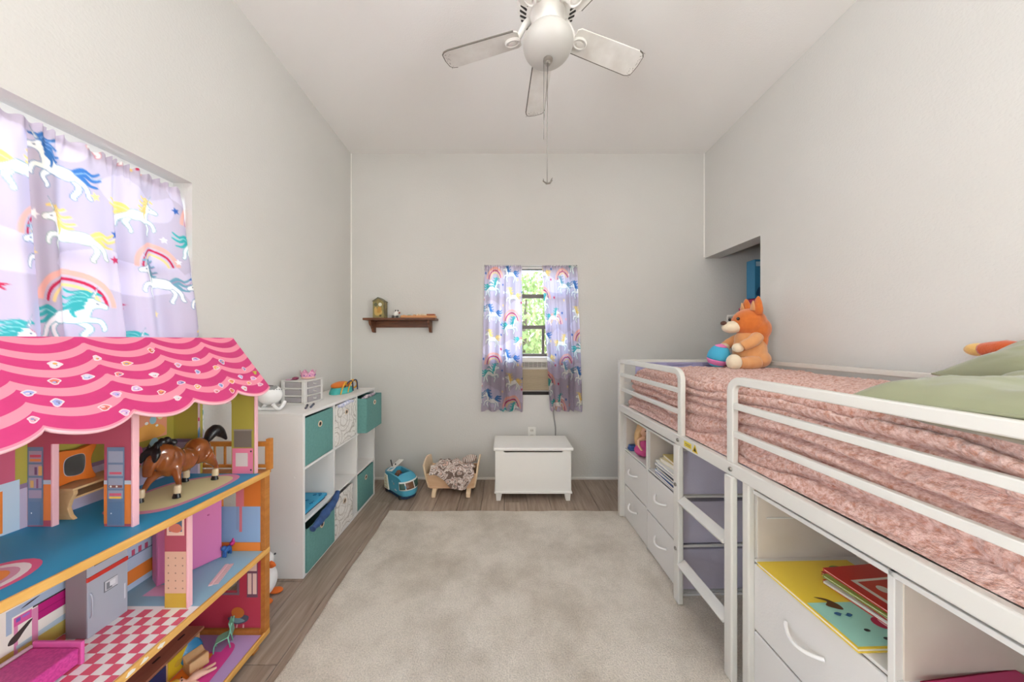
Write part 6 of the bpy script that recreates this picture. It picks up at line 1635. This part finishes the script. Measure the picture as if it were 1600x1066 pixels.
for k, (lb, c, th) in enumerate(sp_):
    book('magazine', lb, 'magazine', .27, .20, th, c, .155 + .008 * (k % 3), .185 + .010 * ((k * 2) % 3), zz, .06 * ((k % 3) - 1), gA, mag=True,
         art=[('b9c6da', rect(-.7, .7, -.5, .3)), ('6d7fa0', catmull([(-.5, -.4), (.2, -.3), (.5, .1), (0, .2)]))] if k == 6 else None)
    zz += th + .0006
book('picture_book', 'cream hardcover book on top of the magazine stack', 'book', .22, .16, .022, 'e3d9b8', .155, .20, zz, .12, gA); zz += .0226
book('picture_book', 'yellow-edged book above the cream hardcover', 'book', .19, .14, .016, 'd9c27a', .15, .20, zz, -.1, gA); zz += .0166
ft = on_shelf('stuffed_toy', 'small grey and cream soft toy on top of the book pile', 'plush toy', .15, .20, zz)
mb = MB(); mb.ell((0, 0, .026), (.045, .04, .026)); mb.ell((-.04, -.01, .034), (.028, .028, .024)); mb.build('body', mat('grey_cream_plush', 'b9ab98', .9, var=(40, '8d8274', .1), bump=(150, .5, .004)), ft, remesh=.005)
for sy in (-1, 1):
    mb = MB(); mb.ell((-.045, sy * .02, .056), (.008, .007, .010), 8, 6); mb.build('ear', mat('grey_plush', '8d8274', .9), ft, smooth=3)

# nearer unit: picture books in the column next to the ladder
gB = "children's books in the open shelf of the near unit"
yel_art = [('e9c93f', rect(-1, .12, -1, 1)), ('9ed3c2', rect(.12, 1, -1, 1)), ('5f8a3a', catmull([(-.85, .5), (-.7, .9), (-.55, .5), (-.7, .3)])), ('6f9a44', catmull([(-.5, .7), (-.35, .95), (-.25, .6)])), ('a8783a', circ(-.3, -.1, .13, .10)), ('5b3a24', circ(-.32, -.12, .06, .05)),
           ('5b3a24', catmull([(.0, -.75), (.10, -.6), (.2, -.7), (.3, -.5), (.2, -.45), (.05, -.55)])), ('a8323c', circ(.22, .3, .15, .22)), ('6d2028', circ(.25, .28, .07, .12)), ('b02848', circ(.60, -.1, .13, .17)), ('f0d9dd', circ(.60, -.1, .085, .03)), ('f0d9dd', circ(.60, .03, .06, .02)),
           ('2f5f8a', catmull([(.38, -.75), (.44, -.7), (.40, -.62), (.46, -.55), (.42, -.45), (.38, -.5), (.42, -.58), (.36, -.66)])), ('3a3a3a', circ(.80, .2, .03, .05)), ('3a3a3a', circ(.86, .45, .03, .05)), ('3a3a3a', circ(.78, .55, .03, .05)), ('3a3a3a', circ(.9, -.4, .03, .05)), ('3a3a3a', circ(.74, -.55, .03, .05))]
UBc = -.59      # centre of that column (local y)
book('picture_book', 'yellow and mint picture book lying open to view above the top drawer', 'book', .30, .33, .012, 'e9c93f', .165, UBc + .005, .5225, math.radians(-90), gB, art=yel_art)
red_art = [('c6342c', rect(-1, 1, -1, 1)), ('e9e2d4', rect(-.5, .85, -.75, .75)), ('cf4a38', rect(-.42, .78, -.62, .62)), ('3a3a36', circ(.2, .15, .28, .22)), ('e2b24a', circ(.45, -.25, .2, .2)), ('e9e2d4', circ(-.1, -.2, .14, .16))]
z0 = .5355
for k, (lb, c, dx, dy, rz_, th, art) in enumerate((('red storybook at the bottom of the slanted book pile', 'c9402f', .03, .0, -84, .010, None), ('white thin book second in the slanted pile', 'e6e2da', .022, -.006, -80, .006, None), ('red and black storybook in the slanted pile', 'b3352c', .03, .004, -88, .010, None),
                                              ('green and orange storybook near the top of the slanted pile', '8fa04a', .018, -.008, -82, .008, [('d97f34', rect(-.9, .2, -.8, .8)), ('3f3a30', circ(.4, 0, .3, .4)), ('f0e6cc', rect(-.8, 0, -.2, .1))]), ('red picture-cover storybook topping the slanted pile', 'c6342c', .03, .0, -86, .008, red_art))):
    book('storybook', lb, 'book', .21, .20, th, c, .215 + dx, UBc - .035 + dy, z0, math.radians(rz_), gB, art=art)
    z0 += th + .0008
mg_art = [('b8306a', rect(-1, 1, -1, 1)), ('f0d0d8', circ(-.3, .2, .25, .2)), ('8fd0c8', circ(.3, -.2, .2, .2)), ('f0b05a', circ(.5, .4, .18, .15)), ('f4f0ee', circ(-.1, -.45, .2, .12)), ('e0708f', circ(0, .1, .12))]
book('activity_book', 'crimson activity book with pastel shapes in the last open shelf', 'book', .26, .20, .018, 'b3204f', .185, -.905, .5225, math.radians(4), None, art=mg_art)

# ================================================================ closet shelf and toys
clw = mat('closet_shelf_white', 'e2dfda', .6)
cl = thing('closet_shelf', 'white closet shelf behind the plush dog', 'shelf', (2.10, 2.62, 1.56))
mb = MB(); mb.bb(0, .84, -.12, .21, -.018, 0); mb.build('shelf_board', clw, cl, bevel=.002)
mb = MB(); mb.bb(.0, .84, .195, .215, -.07, -.018); mb.build('cleat', clw, cl)
tbx = thing('doll_box', 'blue toy box with a brown-haired doll picture on the closet shelf', 'toy box', (2.255, 2.66, 1.69), 0)
mb = MB(); mb.bb(-.07, .08, -.045, .045, 0, .34); bx_ = mb.build('carton', mat('blue_carton', '3f86ae', .4), tbx, bevel=.003)
decal('box_print', tbx, [('c99aa8', rect(-.008, .075, .10, .33)), ('5a3424', catmull([(.01, .11), (.06, .11), (.07, .25), (.04, .30), (.005, .22)])), ('e2b394', circ(.035, .24, .018, .024)), ('b8d4e2', rect(-.06, -.02, .28, .32)), ('274f74', catmull([(-.06, .03), (-.03, .10), (.0, .03)])), ('274f74', catmull([(-.02, .02), (.0, .08), (.02, .02)]))], (0, -.0452, 0), (1, 0, 0), (0, 0, 1), (0, -1, 0))
pkc = thing('pink_case', 'dark pink toy case under the blue toy box in the closet', 'case', (2.265, 2.655, 1.56))
mb = MB(); mb.bb(-.085, .10, -.06, .055, 0, .128); mb.build('case_body', flat('a82a58', .4), pkc, bevel=.012, seg=3)
mb = MB(); mb.tube(catmull([(-.04, -.064, .03), (-.03, -.07, .075), (.0, -.072, .085), (.03, -.07, .075), (.04, -.064, .03)], False, 5), .006, 8); mb.build('case_handle', flat('e6b0c4', .4), pkc, smooth=3)
sh = thing('toy_shoe', 'dark pink toy boot lying at the end of the closet shelf', 'toy', (2.115, 2.60, 1.56), math.radians(4))
mb = MB(); mb.ell((-.01, 0, .03), (.075, .035, .03)); mb.ell((.05, 0, .05), (.035, .034, .05)); mb.build('boot', flat('9c2a56', .4), sh, remesh=.006)
